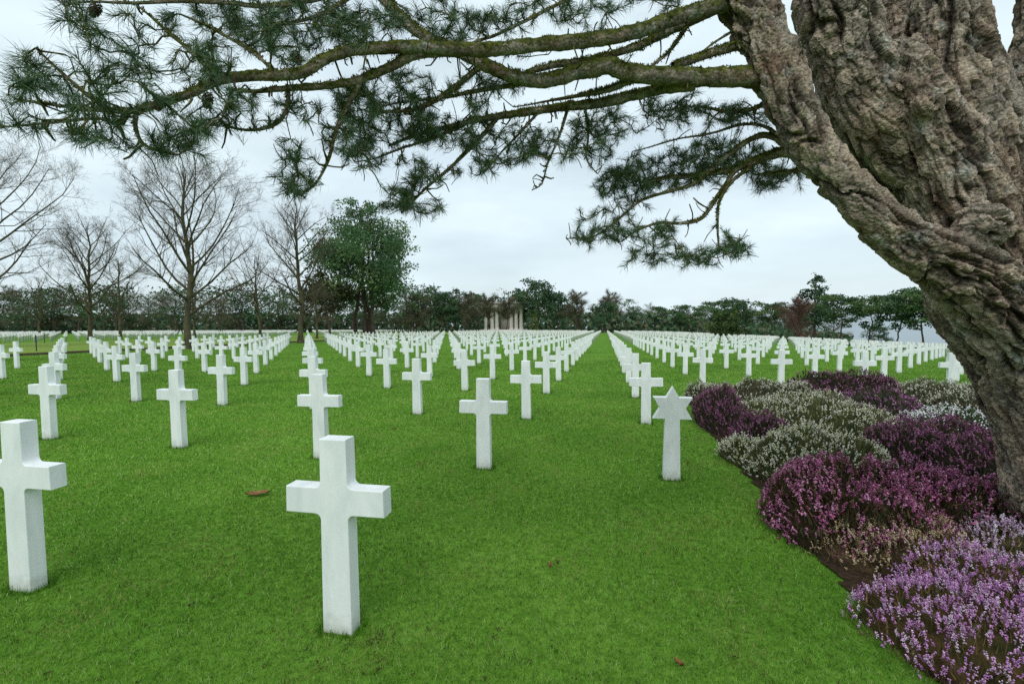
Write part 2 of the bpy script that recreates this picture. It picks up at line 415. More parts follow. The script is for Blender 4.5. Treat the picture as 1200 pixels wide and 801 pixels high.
V = np.stack([gx, gy, zg(gx, gy) + .012 + .03 * (fbm(np.stack([gx.ravel() * 5, gy.ravel() * 5, gx.ravel() * 0], -1), 4, 3).reshape(gx.shape) - .3)], -1).reshape(-1, 3)
q = mk[:-1, :-1] & mk[1:, :-1] & mk[:-1, 1:] & mk[1:, 1:]
ii, jj = np.nonzero(q); i = ii * nx + jj
bed = obj('flower_bed', np_mesh('flower_bed', V, np.stack([i, i + 1, i + nx + 1, i + nx], -1), M['soil'], smooth=True))
tag(bed, 'dark bare soil of the heather bed beside the lawn', 'soil', kind='structure')

# ------------------------------------------------------------------ headstones
def extruded(name, outline, depth, bev):
    bm = bmesh.new()
    vs_ = [bm.verts.new((x, -depth / 2, z)) for x, z in outline]
    f = bm.faces.new(vs_)
    r_ = bmesh.ops.extrude_face_region(bm, geom=[f])
    for v_ in r_['geom']:
        if isinstance(v_, bmesh.types.BMVert): v_.co.y += depth
    bmesh.ops.recalc_face_normals(bm, faces=bm.faces)
    if bev:
        ed = [e for e in bm.edges if any(abs(abs(fc.normal.y) - 1) < .01 for fc in e.link_faces) and any(abs(fc.normal.y) < .5 for fc in e.link_faces)]
        bmesh.ops.bevel(bm, geom=ed, offset=bev, segments=2, affect='EDGES', profile=.5)
    bmesh.ops.triangulate(bm, faces=[f for f in bm.faces if len(f.verts) > 4])
    me = bpy.data.meshes.new(name); bm.to_mesh(me); bm.free(); me.materials.append(M['marble'])
    return me

CH = .995
def cross_outline(fillet):
    wb, wt, hw = .080, .0715, .266        # half widths: shaft at the ground, shaft at the top, arms
    z1, z0 = CH * .752, CH * .617          # arm top, arm bottom
    wx = lambda z: wb + (wt - wb) * max(z, 0) / CH
    r_ = .030
    def corner(cx, cz, sx, sz):            # concave fillet whose centre lies in the open quadrant (sx, sz)
        ox, oz = cx + sx * r_, cz + sz * r_
        pts = []
        for k in range(5):
            a = k / 4 * math.pi / 2
            pts.append((ox - sx * r_ * math.cos(a), oz - sz * r_ * math.sin(a)))
        return pts                         # from the shaft side to the arm side
    right = [(wx(-.15) , -.15)]
    if fillet:
        right += corner(wx(z0), z0, 1, -1) + [(hw, z0 + .001), (hw - .002, z1)] + corner(wx(z1), z1, 1, 1)[::-1]
    else:
        right += [(wx(z0), z0), (hw, z0), (hw, z1), (wx(z1), z1)]
    right += [(wt, CH)]
    return right + [(-x, z) for x, z in right[::-1]]

def star_outline():
    Rr, cz = .222, .966 - .222
    ri = Rr / math.sqrt(3); pts = []
    for k in range(12):
        a = math.pi / 2 - k * math.pi / 6; q_ = Rr if k % 2 == 0 else ri
        pts.append((q_ * math.cos(a), cz + q_ * math.sin(a)))
    # 0 top, 2 upper right, 4 lower right, 6 bottom point (taken by the shaft), 8 lower left, 10 upper left
    zl = pts[4][1]
    right = pts[0:5] + [(.072, zl), (.090, -.15)]
    left = [(-.090, -.15), (-.072, zl)] + pts[8:12]
    return right + left

near_mesh = extruded('marble_cross', cross_outline(True), .092, .0045)
far_mesh = extruded('marble_cross_plain', cross_outline(False), .092, 0)
star_mesh = extruded('marble_star', star_outline(), .092, .0045)

O0 = np.array([-.5763, 1.5746]) * EYE; SS, RR = 1.2932 * EYE, 1.9685 * EYE
def grid(r_, c_): return O0[0] + c_ * SS * CT + r_ * RR * ST, O0[1] - c_ * SS * ST + r_ * RR * CT
seen = {(0, 0): (401, 736), (0, -1): (34, 688), (1, 1): (786.5, 561), (1, 0): (567.5, 548), (1, -1): (377, 536), (1, -2): (211, 524), (1, -3): (59, 514),
        (2, 1): (757, 496), (2, 0): (617, 490.5), (2, -1): (489.5, 485), (2, -3): (261, 474.5), (2, -4): (160, 470), (3, 1): (744.5, 465.5), (3, 0): (640.5, 460.8), (3, -1): (545, 457.4), (3, -2): (454, 454.6)}

# bare trees and pines of the middle distance: (kind, base pixel, top pixel y, own distance or None)
TREES = [
 ('bare', (219, 409), 186, None), ('bare', (352, 402), 226, None), ('bare', (106, 402.5), 256, None), ('bare', (305, 396.5), 296, None),
 ('bare', (-34, 409), 158, None), ('bare', (371, 398), 318, None), ('bare', (141, 397.5), 300, None), ('bare', (228, 397), 318, None), ('bare', (46, 396.5), 322, None),
]
tree_spots = [hit(*tr[1]) for tr in TREES]

def words(n):
    o = ['zero', 'one', 'two', 'three', 'four', 'five', 'six', 'seven', 'eight', 'nine', 'ten', 'eleven', 'twelve', 'thirteen', 'fourteen', 'fifteen', 'sixteen', 'seventeen', 'eighteen', 'nineteen', 'twenty']
    return o[n]
def ordinal(n):
    o = ['first', 'second', 'third', 'fourth', 'fifth', 'sixth', 'seventh', 'eighth', 'ninth', 'tenth', 'eleventh', 'twelfth', 'thirteenth', 'fourteenth', 'fifteenth', 'sixteenth', 'seventeenth', 'eighteenth', 'nineteenth', 'twentieth',
         'twenty-first', 'twenty-second', 'twenty-third', 'twenty-fourth', 'twenty-fifth', 'twenty-sixth', 'twenty-seventh', 'twenty-eighth', 'twenty-ninth', 'thirtieth']
    return o[n - 1]
HERO = {(0, 0): 'largest white marble cross, nearest the camera, standing alone in the left-centre foreground',
        (0, -1): 'white marble cross cut by the left edge of the picture, nearest there',
        (1, 1): 'white marble headstone shaped as a six-pointed star on a shaft beside the heather',
        (1, 0): 'white marble cross on open lawn midway between the largest cross and the star',
        (1, -1): 'white marble cross just behind the largest one, its foot hidden by it',
        (2, 1): 'white marble cross directly behind the star headstone'}
spots = []
for r_ in range(0, 49):
    for c_ in range(-75, 22):
        s_ = (O0[0] * CT - O0[1] * ST) + c_ * SS
        if -57.5 < s_ < -30.6: continue
        if s_ < -57.5 and r_ < 4: continue
        if r_ == 0 and c_ > 0: continue
        x, y = hit(*seen[(r_, c_)]) if (r_, c_) in seen else grid(r_, c_)
        if (r_, c_) not in seen:
            if in_bed(np.array([x]), np.array([y]))[0] or (c_ >= 2 and r_ <= 3): continue
        if any((x - a) ** 2 + (y - b_) ** 2 < .9 for a, b_ in tree_spots): continue
        px, py = project([x, y, zg(x, y) + .8])
        if not (-40 < px[0] < 1190) or y < 1: continue
        if r_ >= 5 and 23 < px[0] < 41 and s_ > -31: continue
        if px[0] > 1150: continue
        spots.append((math.hypot(x, y), r_, c_, x, y))
spots.sort()
n_ind = 0
rest = []
for d_, r_, c_, x, y in spots:
    if n_ind >= 300: rest.append((x, y)); continue
    n_ind += 1
    jx, jy = (0, 0) if (r_, c_) in seen else rng.normal(0, .012, 2)
    star = (r_, c_) == (1, 1)
    o = link(bpy.data.objects.new('star_headstone' if star else 'cross_headstone', star_mesh if star else (near_mesh if d_ < 40 else far_mesh)))
    o.location = (x + jx, y + jy, float(zg(x, y)))
    o.rotation_euler = (rng.normal(0, .004), rng.normal(0, .004), -TH + rng.normal(0, .010))
    if (r_, c_) in HERO: lab = HERO[(r_, c_)]
    else:
        k = c_ - 1
        side = "in line with the star" if k == 0 else "%s column%s %s of the star" % (words(abs(k)), '' if abs(k) == 1 else 's', 'left' if k < 0 else 'right')
        lab = 'white marble cross in the %s row from the front, %s' % (ordinal(r_ + 1), side)
    tag(o, lab, 'headstone', 'white marble headstones in rows on the lawn')
# the remaining far crosses, too many to take one by one
me = far_mesh; vc = np.empty(len(me.vertices) * 3); me.vertices.foreach_get('co', vc); vc = vc.reshape(-1, 3)
me.calc_loop_triangles(); tri = np.empty(len(me.loop_triangles) * 3, np.int32); me.loop_triangles.foreach_get('vertices', tri); tri = tri.reshape(-1, 3)
rx = np.stack([vc[:, 0] * CT + vc[:, 1] * ST, -vc[:, 0] * ST + vc[:, 1] * CT, vc[:, 2]], -1)
Pt = np.array([(x, y, float(zg(x, y))) for x, y in rest])
V = (Pt[:, None] + rx[None]).reshape(-1, 3); Fc = (tri[None] + (np.arange(len(Pt)) * len(rx))[:, None, None]).reshape(-1, 3)
tag(obj('distant_crosses', np_mesh('distant_crosses', V, Fc, M['marble'])), 'far ranks of small white crosses running back to the tree line', 'crosses', kind='stuff')

# ------------------------------------------------------------------ grass blades on the near lawn
def grass():
    n = 980000
    y0, y1 = 1.75, 42.0
    u = rng.random(n); yy = (y0 ** .4 + u * (y1 ** .4 - y0 ** .4)) ** 2.5
    xx = (rng.random(n) * 2 - 1) * (1.10 * yy + .25)
    k = ~in_bed(xx + rng.normal(0, .03, n), yy + rng.normal(0, .03, n)); k &= rng.random(len(yy)) > np.clip((yy - 16) / 26, 0, 1) ** .8
    xx, yy = xx[k], yy[k]
    n = len(xx)
    q3 = np.stack([xx, yy, 0 * xx], -1)
    patch = fbm(q3 * .9, 4, 11); fine = fbm(q3 * 6, 3, 23); bare = fbm(q3 * 2.6 + 40, 4, 31)
    sc_ = (yy / 2.5) ** .72
    wd = .0031 * np.maximum(sc_, .8) * rng.uniform(.7, 1.3, n)
    ht = .021 * np.maximum(sc_, .9) ** .35 * rng.uniform(.55, 1.35, n) * (.75 + .6 * fine)
    an = rng.random(n) * 2 * math.pi; lean = rng.uniform(.2, 1.5, n)
    dx, dy = np.cos(an), np.sin(an); sa = an + math.pi / 2 + rng.normal(0, .5, n)
    sx, sy_ = np.cos(sa) * wd * .5, np.sin(sa) * wd * .5
    z = zg(xx, yy) - .004
    V = np.empty((n, 3, 3))
    V[:, 0] = np.stack([xx - sx, yy - sy_, z], -1); V[:, 1] = np.stack([xx + sx, yy + sy_, z], -1)
    V[:, 2] = np.stack([xx + dx * ht * lean, yy + dy * ht * lean, z + ht], -1)
    base = np.array([.066, .190, .012]); brt = np.array([.17, .345, .034]); yel = np.array([.36, .36, .11]); drk = np.array([.020, .075, .005]); pal_ = np.array([.36, .48, .17])
    t_ = np.clip((patch - .36) / .28, 0, 1)[:, None] * .6 + rng.random((n, 1)) * .4
    C = (base * (1 - t_) + brt * t_) * np.exp(rng.normal(0, .20, (n, 1)))
    worn = np.clip((bare - .54) / .12, 0, 1) + 1.2 * np.exp(-(((xx + .62) / .16) ** 2 + ((yy - 2.32) / .12) ** 2))
    u_ = rng.random(n)
    C = np.where((u_ < .22)[:, None], drk * np.exp(rng.normal(0, .25, (n, 1))), C); C = np.where((u_ > .87)[:, None], pal_ * rng.uniform(.7, 1.2, (n, 1)), C)
    yl = rng.random(n) < (.015 + .30 * np.clip(worn, 0, 1)); C[yl] = yel * rng.uniform(.55, 1.1, (yl.sum(), 1))
    C = np.clip(C * (.88 + .34 * np.clip((fbm(q3 * .35 + 9, 3, 51) - .36) / .3, 0, 1))[:, None], 0, .8); C = np.repeat(C[:, None], 3, 1)
    return np_mesh('grass_blades', V.reshape(-1, 3), np.arange(n * 3).reshape(-1, 3), M['grass'], {'col': C.reshape(-1, 3)})
tag(obj('grass_blades', grass()), 'short mown grass blades of the near lawn', 'grass', kind='stuff')

# ------------------------------------------------------------------ heather mounds
def tetra_cloud(P, size, C, rng_, stretch=None):
    """a small irregular tetrahedron at each point"""
    n = len(P)
    b4 = np.array([[1, 1, 1], [1, -1, -1], [-1, 1, -1], [-1, -1, 1]], float) / 1.7
    A = norm(rng_.normal(size=(n, 3))); B = norm(np.cross(A, rng_.normal(size=(n, 3)))); Cc = np.cross(A, B)
    loc = b4[None] * (size[:, None, None] * rng_.uniform(.7, 1.3, (n, 4, 1)))
    V = P[:, None] + loc[..., :1] * A[:, None] + loc[..., 1:2] * B[:, None] + loc[..., 2:] * Cc[:, None]
    f4 = np.array([[0, 1, 2], [0, 3, 1], [0, 2, 3], [1, 3, 2]])
    Fc = (f4[None] + (np.arange(n) * 4)[:, None, None]).reshape(-1, 3)
    return V.reshape(-1, 3), Fc, np.repeat(C, 4, 0)

def spikes(P, D, ln, wd, C, rng_):
    """thin three-sided leaves: a triangle from the base to a tip along D"""
    n = len(P); s_ = norm(np.cross(D, rng_.normal(size=(n, 3)))) * wd[:, None] * .5
    V = np.stack([P - s_, P + s_, P + D * ln[:, None]], 1)
    return V.reshape(-1, 3), np.arange(n * 3).reshape(-1, 3), np.repeat(C, 3, 0)

def base_tufts():
    """longer grass left by the mower round the foot of each near stone"""
    r_ = np.random.default_rng(44); A = []
    for d_, rr_, cc_, x, y in spots[:60]:
        k = int(420 / (1 + d_ * .10)); e = r_.integers(0, 4, k); t_ = r_.uniform(-1, 1, k); g_ = np.abs(r_.normal(0, .018, k)) + .004
        lx = np.where(e < 2, t_ * .10, np.where(e == 2, -1, 1) * (.088 + g_)); ly = np.where(e < 2, np.where(e == 0, -1, 1) * (.052 + g_), t_ * .065)
        A.append(np.stack([x + lx * CT + ly * ST, y - lx * ST + ly * CT, np.full(k, max(1.0, (d_ / 3) ** .5))], -1))
    A = np.vstack(A); n = len(A); z = zg(A[:, 0], A[:, 1]) - .004
    D = norm(r_.normal(0, .32, (n, 3)) + np.array([0, 0, 1.0])); ln = r_.uniform(.025, .062, n)
    C = np.array([.055, .17, .010]) * np.exp(r_.normal(0, .35, (n, 1)))  # darker than the lawn, standing in for contact shadow at the stones
    V, Fc, C = spikes(np.stack([A[:, 0], A[:, 1], z], -1), D, ln, .0032 * A[:, 2], C, r_)
    return np_mesh('foot_grass', V, Fc, M['grass'], {'col': C})
tag(obj('foot_grass', base_tufts()), 'longer tufts of grass round the feet of the near headstones', 'grass', kind='stuff')

PAL = {
 'lilac':   ([(.66, .36, .62), (.52, .22, .50), (.78, .55, .74), (.60, .30, .60)], [(.10, .065, .028), (.16, .11, .045), (.05, .06, .02)], .85),
 'pale':    ([(.80, .66, .78), (.70, .52, .70), (.62, .40, .62)], [(.10, .08, .04), (.06, .07, .03), (.15, .12, .06)], .7),
 'magenta': ([(.30, .095, .19), (.22, .065, .135), (.42, .19, .31), (.16, .05, .09)], [(.055, .035, .020), (.035, .045, .018), (.08, .05, .03)], .8),
 'purple':  ([(.175, .055, .125), (.125, .042, .09), (.25, .11, .19)], [(.040, .035, .020), (.03, .04, .02), (.06, .04, .03)], .75),
 'dusk':    ([(.24, .085, .20), (.17, .06, .14), (.30, .17, .26)], [(.07, .07, .045), (.05, .06, .035), (.09, .07, .05)], .55),
 'white':   ([(.60, .59, .40), (.46, .47, .30), (.70, .69, .54)], [(.085, .10, .035), (.13, .135, .05), (.055, .07, .03)], .75),
 'greywhite': ([(.48, .48, .37), (.38, .39, .29), (.58, .56, .46)], [(.10, .10, .055), (.13, .115, .07), (.06, .075, .04)], .6),
 'snow':    ([(.70, .75, .68), (.60, .68, .58), (.80, .82, .78)], [(.05, .09, .035), (.04, .07, .03), (.08, .10, .05)], .6),
 'dry':     ([(.46, .36, .22), (.34, .25, .14), (.55, .46, .32)], [(.11, .075, .04), (.16, .11, .06), (.06, .045, .025)], .45),
}
HROOT = []
def heather(label, px, py, rx_, ry_, h, pal, n, lod, rz=0.0, shift=(0, 0)):
    rx_ *= 1.20; ry_ *= 1.25; h *= .96; shift = (shift[0] + (.15, .11, .10)[lod], shift[1])
    """lod 0 near (flowers on every spike), 1 middle, 2 far"""
    x0, y0 = hit(px, py); x0 += shift[0]; y0 += shift[1]
    root = empty('heather_bush', (x0, y0, float(zg(x0, y0))), rz)
    tag(root, label, 'heather', 'heather bushes in the bed')
    rr = np.random.default_rng(int(px * 7 + py))
    fl, lf, dens = PAL[pal]; fl = np.array(fl); lf = np.array(lf)
    sd_ = float(rr.random() * 90)
    def surf(u, v):
        rho2 = np.clip(u * u + v * v, 0, 1)
        q = np.stack([u * 2.4 + sd_, v * 2.4, 0 * u], -1); bmp = fbm(q, 3, 5) - .5
        q2 = np.stack([u * 7 + sd_, v * 7, 0 * u], -1); b2 = fbm(q2, 2, 9) - .5
        z = h * ((1 - rho2 ** 1.5) ** .6) * (1 + (.55, .8, .9)[lod] * bmp + .5 * b2)
        return np.stack([u * rx_ * (1 + .25 * bmp), v * ry_ * (1 + .25 * bmp), z], -1)
    # solid core standing for the dark stems, added to block light
    k1, k2 = 26, 9
    aa, bb = np.meshgrid(np.arange(k1) * 2 * math.pi / k1, np.linspace(0, 1, k2)); ro = np.sin(bb * math.pi / 2) * .98
    P = surf((ro * np.cos(aa)).ravel(), (ro * np.sin(aa)).ravel()) * np.array([.93, .93, .84]) - np.array([0, 0, .02])
    P = P.reshape(k2, k1, 3); P[-1, :, 2] = -.05; P = P.reshape(-1, 3)
    i_ = np.arange(k2 - 1)[:, None] * k1; j_ = np.arange(k1)[None]; j2 = (j_ + 1) % k1
    Fq = np.stack([i_ + j_, i_ + k1 + j_, i_ + k1 + j2, i_ + j2], -1).reshape(-1, 4)
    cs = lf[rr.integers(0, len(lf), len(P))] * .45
    obj('blocking_core', np_mesh('blocking_core', P, Fq, M['heath'], {'col': cs}), root)
    # sprigs
    def sample(n_):
        a = rr.random(n_) * 2 * math.pi; q = np.sqrt(rr.random(n_)) ** .85
        u, v = q * np.cos(a), q * np.sin(a); e = .03
        p = surf(u, v); nn = norm(np.stack([u / rx_, v / ry_, .55 / h * np.sqrt(np.clip(1.02 - u * u - v * v, 0, 1))], -1))
        return p, nn
    p, nn = sample(int(n * 2.2))
    D = norm(nn * .55 + np.array([0, 0, .75]) + rr.normal(0, .42, p.shape))
    ln = (.085 if lod == 0 else .09 if lod == 1 else .10) * rr.uniform(.5, 1.3, len(p))
    wd = (.006, .010, .018)[lod] * rr.uniform(.7, 1.3, len(p))
    V, Fc, C = spikes(p - D * ln[:, None] * .75, D, ln, wd, lf[rr.integers(0, len(lf), len(p))] * rr.uniform(.7, 1.35, (len(p), 1)), rr)
    obj('foliage', np_mesh('foliage', V, Fc, M['heath'], {'col': C}), root)
    # blossom
    p, nn = sample(int(n * dens)); D = norm(nn * .5 + np.array([0, 0, .8]) + rr.normal(0, .33, p.shape))
    keep = fbm(p * 6 + sd_, 3, 77) > rr.uniform(*((.22, .46), (.30, .50), (.30, .50))[lod], len(p)); p, D = p[keep], D[keep]
    m_ = (13, 6, 3)[lod]; ln = (.050, .055, .055)[lod] * rr.uniform(.6, 1.35, len(p)); fsz = (.0046, .0078, .013)[lod]
    s_ = rr.random((len(p), m_)); off = norm(rr.normal(size=(len(p), m_, 3))) * (.0052, .006, .008)[lod]
    Pf = (p[:, None] + D[:, None] * (ln[:, None] * s_)[..., None] + off).reshape(-1, 3)
    cb = np.clip(fl * (1.7 if pal in ('magenta', 'purple', 'dusk') else 1.12 if pal in ('lilac', 'pale') else 1.35), 0, .85)[rr.integers(0, len(fl), len(p))] * rr.uniform(.75, 1.2, (len(p), 1))
    od = rr.random(len(p)) < .10; cb[od] = np.array([.16, .11, .07]) * rr.uniform(.6, 1.6, (od.sum(), 1))
    Cf = np.repeat(cb[:, None], m_, 1).reshape(-1, 3) * rr.uniform(.75, 1.25, (len(Pf), 1))
    V, Fc, C = tetra_cloud(Pf, fsz * rr.uniform(.7, 1.3, len(Pf)), np.clip(Cf, 0, .9), rr)
    obj('blossom', np_mesh('blossom', V, Fc, M['petal'], {'col': C}), root)
    HROOT.append(root)

heather('bright lilac flowering heather filling the bottom right corner, nearest of the bed', 1105, 760, .50, .42, .20, 'lilac', 1400, 0, shift=(.13, 0))
heather('lilac heather at the right picture edge, beside the nearest lilac one', 1235, 770, .42, .42, .21, 'lilac', 1000, 0)
heather('lilac heather behind the nearest one, in front of the trunk foot', 1120, 705, .34, .25, .24, 'lilac', 700, 0)
heather('small pale pink heather between the dry brown heather and the trunk', 1140, 668, .28, .22, .27, 'pale', 700, 0)
heather('dry brown leggy heather in front of the big magenta one', 1042, 662, .36, .24, .28, 'dry', 1100, 0)
heather('small dry brown heather at the lawn edge below the big magenta one', 975, 652, .24, .26, .18, 'dry', 500, 0)
heather('big magenta heather spreading to the lawn edge in mid bed', 972, 628, .52, .55, .44, 'magenta', 2700, 1, shift=(.10, 0))
heather('magenta heather next to the big one, towards the trunk', 1085, 622, .58, .50, .45, 'magenta', 2700, 1)
heather('dark purple heather touching the trunk behind the magenta one', 1165, 580, .45, .60, .46, 'purple', 1500, 1)
heather('rounded dark purple heather in mid bed behind the magenta ones', 1080, 548, .62, .50, .47, 'purple', 1900, 1)
heather('rounded cream-white heather nearest the lawn edge', 945, 560, .62, .55, .44, 'white', 2300, 1)
heather('short cream heather low at the lawn edge before the small purple one', 868, 540, .26, .40, .26, 'white', 800, 1)
heather('small purple heather between two cream-white ones near the lawn edge', 884, 528, .34, .42, .42, 'purple', 1100, 1)
heather('wide cream-white heather across the middle of the bed', 938, 508, .95, .80, .50, 'white', 2600, 1)
heather('purple heather at the far lawn edge beside the star headstone', 838, 497, .36, .95, .48, 'purple', 1700, 1, rz=-.25)
heather('cream heather at the far left tip of the bed', 828, 474, .42, .55, .42, 'greywhite', 1100, 2)
heather('dull purple heather in the middle of the far bed', 1015, 492, .75, .60, .45, 'dusk', 1700, 2)
heather('snow-white heather left of the trunk in the far bed', 1112, 508, .68, .55, .36, 'snow', 1500, 2)
heather('purple heather on the far edge of the bed, in front of the crosses', 985, 468, 1.15, .75, .50, 'purple', 2000, 2)
heather('grey-white heather along the far right edge of the bed', 1085, 474, 1.1, .75, .46, 'greywhite', 2200, 2)
heather('grey-green heather along the far edge of the bed, behind the wide cream one', 900, 474, .85, .70, .44, 'greywhite', 1700, 2)
heather('cream heather behind the trunk at the far right of the bed', 1150, 486, .7, .7, .42, 'greywhite', 1200, 2)
heather('low brown-green heather between the dull purple and the dark purple ones', 1055, 520, .45, .5, .30, 'dusk', 800, 2)

# ------------------------------------------------------------------ the old pine
def px_path(rows):
    return np.array([[*at(r_[0], r_[1], r_[2]), r_[3]] for r_ in rows])

STEMS = [
 [(1292, 760, 3.3, .54), (1280, 680, 3.25, .45), (1270, 580, 3.2, .395), (1252, 500, 3.15, .375), (1226, 440, 3.1, .365), (1206, 395, 3.05, .36), (1176, 350, 3.0, .37), (1158, 310, 3.0, .35)],
 [(1185, 365, 2.90, .25), (1115, 312, 2.74, .165), (1062, 284, 2.68, .125), (1022, 249, 2.68, .105), (963, 187, 2.72, .103), (929, 131, 2.78, .124), (903, 70, 2.88, .134), (872, 20, 2.97, .118), (838, -30, 3.0, .105), (790, -110, 3.05, .09)],
 [(962, -110, 3.12, .20), (970, -40, 3.1, .205), (978, 10, 3.1, .205), (994, 65, 3.14, .212), (1022, 128, 3.15, .225), (1062, 172, 3.14, .24), (1111, 205, 3.06, .28), (1160, 310, 3.0, .33)],
 [(1108, -110, 3.15, .18), (1112, -20, 3.12, .185), (1118, 60, 3.1, .21), (1132, 140, 3.08, .25), (1148, 220, 3.05, .29), (1164, 310, 3.02, .33)],
 [(1240, -110, 3.25, .165), (1231, 0, 3.22, .17), (1224, 90, 3.2, .185), (1214, 200, 3.15, .24), (1195, 310, 3.1, .30)],
 [(1045, -110, 3.46, .15), (1046, 0, 3.44, .16), (1058, 90, 3.3, .20), (1090, 180, 3.2, .24)],
 [(1052, 52, 3.08, .10), (1074, 110, 3.0, .16), (1108, 180, 2.98, .22), (1140, 260, 3.0, .28)],
 [(985, 175, 3.45, .07), (1020, 205, 3.38, .12), (1060, 232, 3.30, .15), (1110, 262, 3.12, .18)],  # filler added behind the cleft to block the sky and keep it dark
 [(905, -100, 3.25, .06), (905, 0, 3.15, .06), (912, 60, 3.05, .08)],
]
base_xy = px_path([STEMS[0][1]])[0]
pine = empty('pine_tree', (base_xy[0], base_xy[1], float(zg(base_xy[0], base_xy[1]))))
tag(pine, 'old gnarled pine with several stems leaning over the heather bed', 'tree')
PINE_INV = Matrix.Translation(pine.location).inverted()
def to_pine(V): return np.asarray(V) - np.array(pine.location)

def closed_tube(P, rad, sides):
    V, Fq = tube(P, rad, sides); n = len(P)
    V = np.vstack([V, P[0], P[-1]]); j = np.arange(sides); j2 = (j + 1) % sides
    a, b_ = len(V) - 2, len(V) - 1; o = (n - 1) * sides
    return V, Fq, np.stack([np.full(sides, a), j2, j], -1)[:, ::-1], np.stack([np.full(sides, b_), o + j, o + j2], -1)[:, ::-1]

gt = Geo(); SK = []; SKD = []; SKR = []
for st in STEMS:
    sp_ = spline(px_path(st), 8)
    if st is STEMS[0]:
        e0 = sp_[0].copy(); e0[2] = float(zg(e0[0], e0[1])) - .35; sp_ = np.vstack([e0[None], sp_[sp_[:, 2] > e0[2] + .2]])
    V, Fq, fa, fb = closed_tube(sp_[:, :3], sp_[:, 3], 28)
    n0 = gt.n; gt.add(V, Fq); gt.f[3].append(fa + n0); gt.f[3].append(fb + n0)
    SK.append(sp_[:, :3]); SKR.append(sp_[:, 3]); d_ = np.gradient(sp_[:, :3], axis=0); SKD.append(norm(d_) * np.sign(d_[:, 2:] + 1e-6))
# knots and burls
for (bx, by, bd, br) in [(1085, 122, 2.83, .07), (1056, 100, 2.9, .06), (1150, 265, 2.70, .13), (1110, 330, 2.72, .11), (925, 62, 2.80, .08)]:
    cpt = at(bx, by, bd); bmv = bmesh.new(); bmesh.ops.create_icosphere(bmv, subdivisions=2, radius=br); bmv.verts.ensure_lookup_table()
    gt.add(np.array([v_.co for v_ in bmv.verts]) + cpt, np.array([[v_.index for v_ in f_.verts] for f_ in bmv.faces])); bmv.free()
tmp = bpy.data.objects.new('trunk_form', gt.mesh('trunk_form', None)); COL.objects.link(tmp)
md = tmp.modifiers.new('r', 'REMESH'); md.mode = 'VOXEL'; md.voxel_size = .0108
dg = bpy.context.evaluated_depsgraph_get()
tm = bpy.data.meshes.new_from_object(tmp.evaluated_get(dg)); bpy.data.objects.remove(tmp, do_unlink=True)
nv = len(tm.vertices); co = np.empty(nv * 3, np.float32); tm.vertices.foreach_get('co', co); co = co.reshape(-1, 3).astype(float)
ev = np.empty(len(tm.edges) * 2, np.int32); tm.edges.foreach_get('vertices', ev); ev = ev.reshape(-1, 2)
deg = np.bincount(ev.ravel(), minlength=nv).astype(float)
def relax(q, it):
    for _ in range(it):
        acc = np.zeros_like(q)
        for k in range(q.shape[1]):
            acc[:, k] = np.bincount(ev[:, 0], q[ev[:, 1], k], nv) + np.bincount(ev[:, 1], q[ev[:, 0], k], nv)
        q = q * .4 + .6 * acc / np.maximum(deg, 1)[:, None]
    return q
co = relax(co, 9)
tm.vertices.foreach_set('co', co.astype(np.float32).ravel()); tm.update()
nr = np.empty(nv * 3, np.float32); tm.vertices.foreach_get('normal', nr); nr = nr.reshape(-1, 3).astype(float)
best = np.full(nv, 9.0); q0 = np.zeros((nv, 3)); sid = np.zeros(nv)
for k, (P, rad) in enumerate(zip(SK, SKR)):           # coordinates round and along the nearest stem
    seg = P[1:] - P[:-1]; sl = np.linalg.norm(seg, axis=1); cum = np.concatenate([[0], np.cumsum(sl)])
    dirs = norm(np.gradient(P, axis=0)); n1_ = norm(np.cross(dirs, np.array([.2, 1.0, .1]))); n2_ = np.cross(dirs, n1_)
    for a in range(0, nv, 20000):
        c_ = co[a:a + 20000]; rel = c_[:, None] - P[None, :-1]
        tt = np.clip((rel * seg[None]).sum(2) / (sl ** 2)[None], 0, 1)
        dd = np.linalg.norm(rel - tt[..., None] * seg[None], axis=2) - (rad[:-1] + (rad[1:] - rad[:-1]) * tt)
        j = dd.argmin(1); ar = np.arange(len(c_)); t1 = tt[ar, j]; dm = dd[ar, j]
        ax = P[j] + t1[:, None] * seg[j]; off = c_ - ax
        f1_ = norm(n1_[j] * (1 - t1)[:, None] + n1_[j + 1] * t1[:, None]); f2_ = norm(n2_[j] * (1 - t1)[:, None] + n2_[j + 1] * t1[:, None])
        qq = np.stack([(off * f1_).sum(1) + k * 3.7, (off * f2_).sum(1), cum[j] + t1 * sl[j]], -1)
        m_ = dm < best[a:a + 20000]
        best[a:a + 20000] = np.where(m_, dm, best[a:a + 20000]); q0[a:a + 20000] = np.where(m_[:, None], qq, q0[a:a + 20000])
warp = np.stack([fbm(co * 3.1 + 7, 3, 1), fbm(co * 3.1 + 31, 3, 2), fbm(co * 3.1 + 55, 3, 3)], -1) - .5
stretch = lambda q, k: q * np.array([1, 1, k])
f1, f2, idv, oz1 = worley(stretch(q0 + warp * .16, .34) * 15, 3)     # large plates
c1 = np.clip((f2 - f1) / .24, 0, 1)
g1, g2, idg, oz2 = worley(stretch(q0 + warp * .12, .42) * 34, 8)     # small flakes
c2 = np.clip((g2 - g1) / .20, 0, 1)
big = fbm(stretch(q0 + warp * .2, .30) * 5.0, 3, 41) - .5       # swellings and sinews along the stems
mid = fbm(co * 30, 3, 63) - .5
ridge = 1 - np.abs(2 * fbm(stretch(q0 + warp * .25, .17) * 9, 4, 90) - 1)
sinew = 1 - np.abs(2 * fbm(stretch(q0 + warp * .35, .14) * 4.2, 3, 131) - 1)
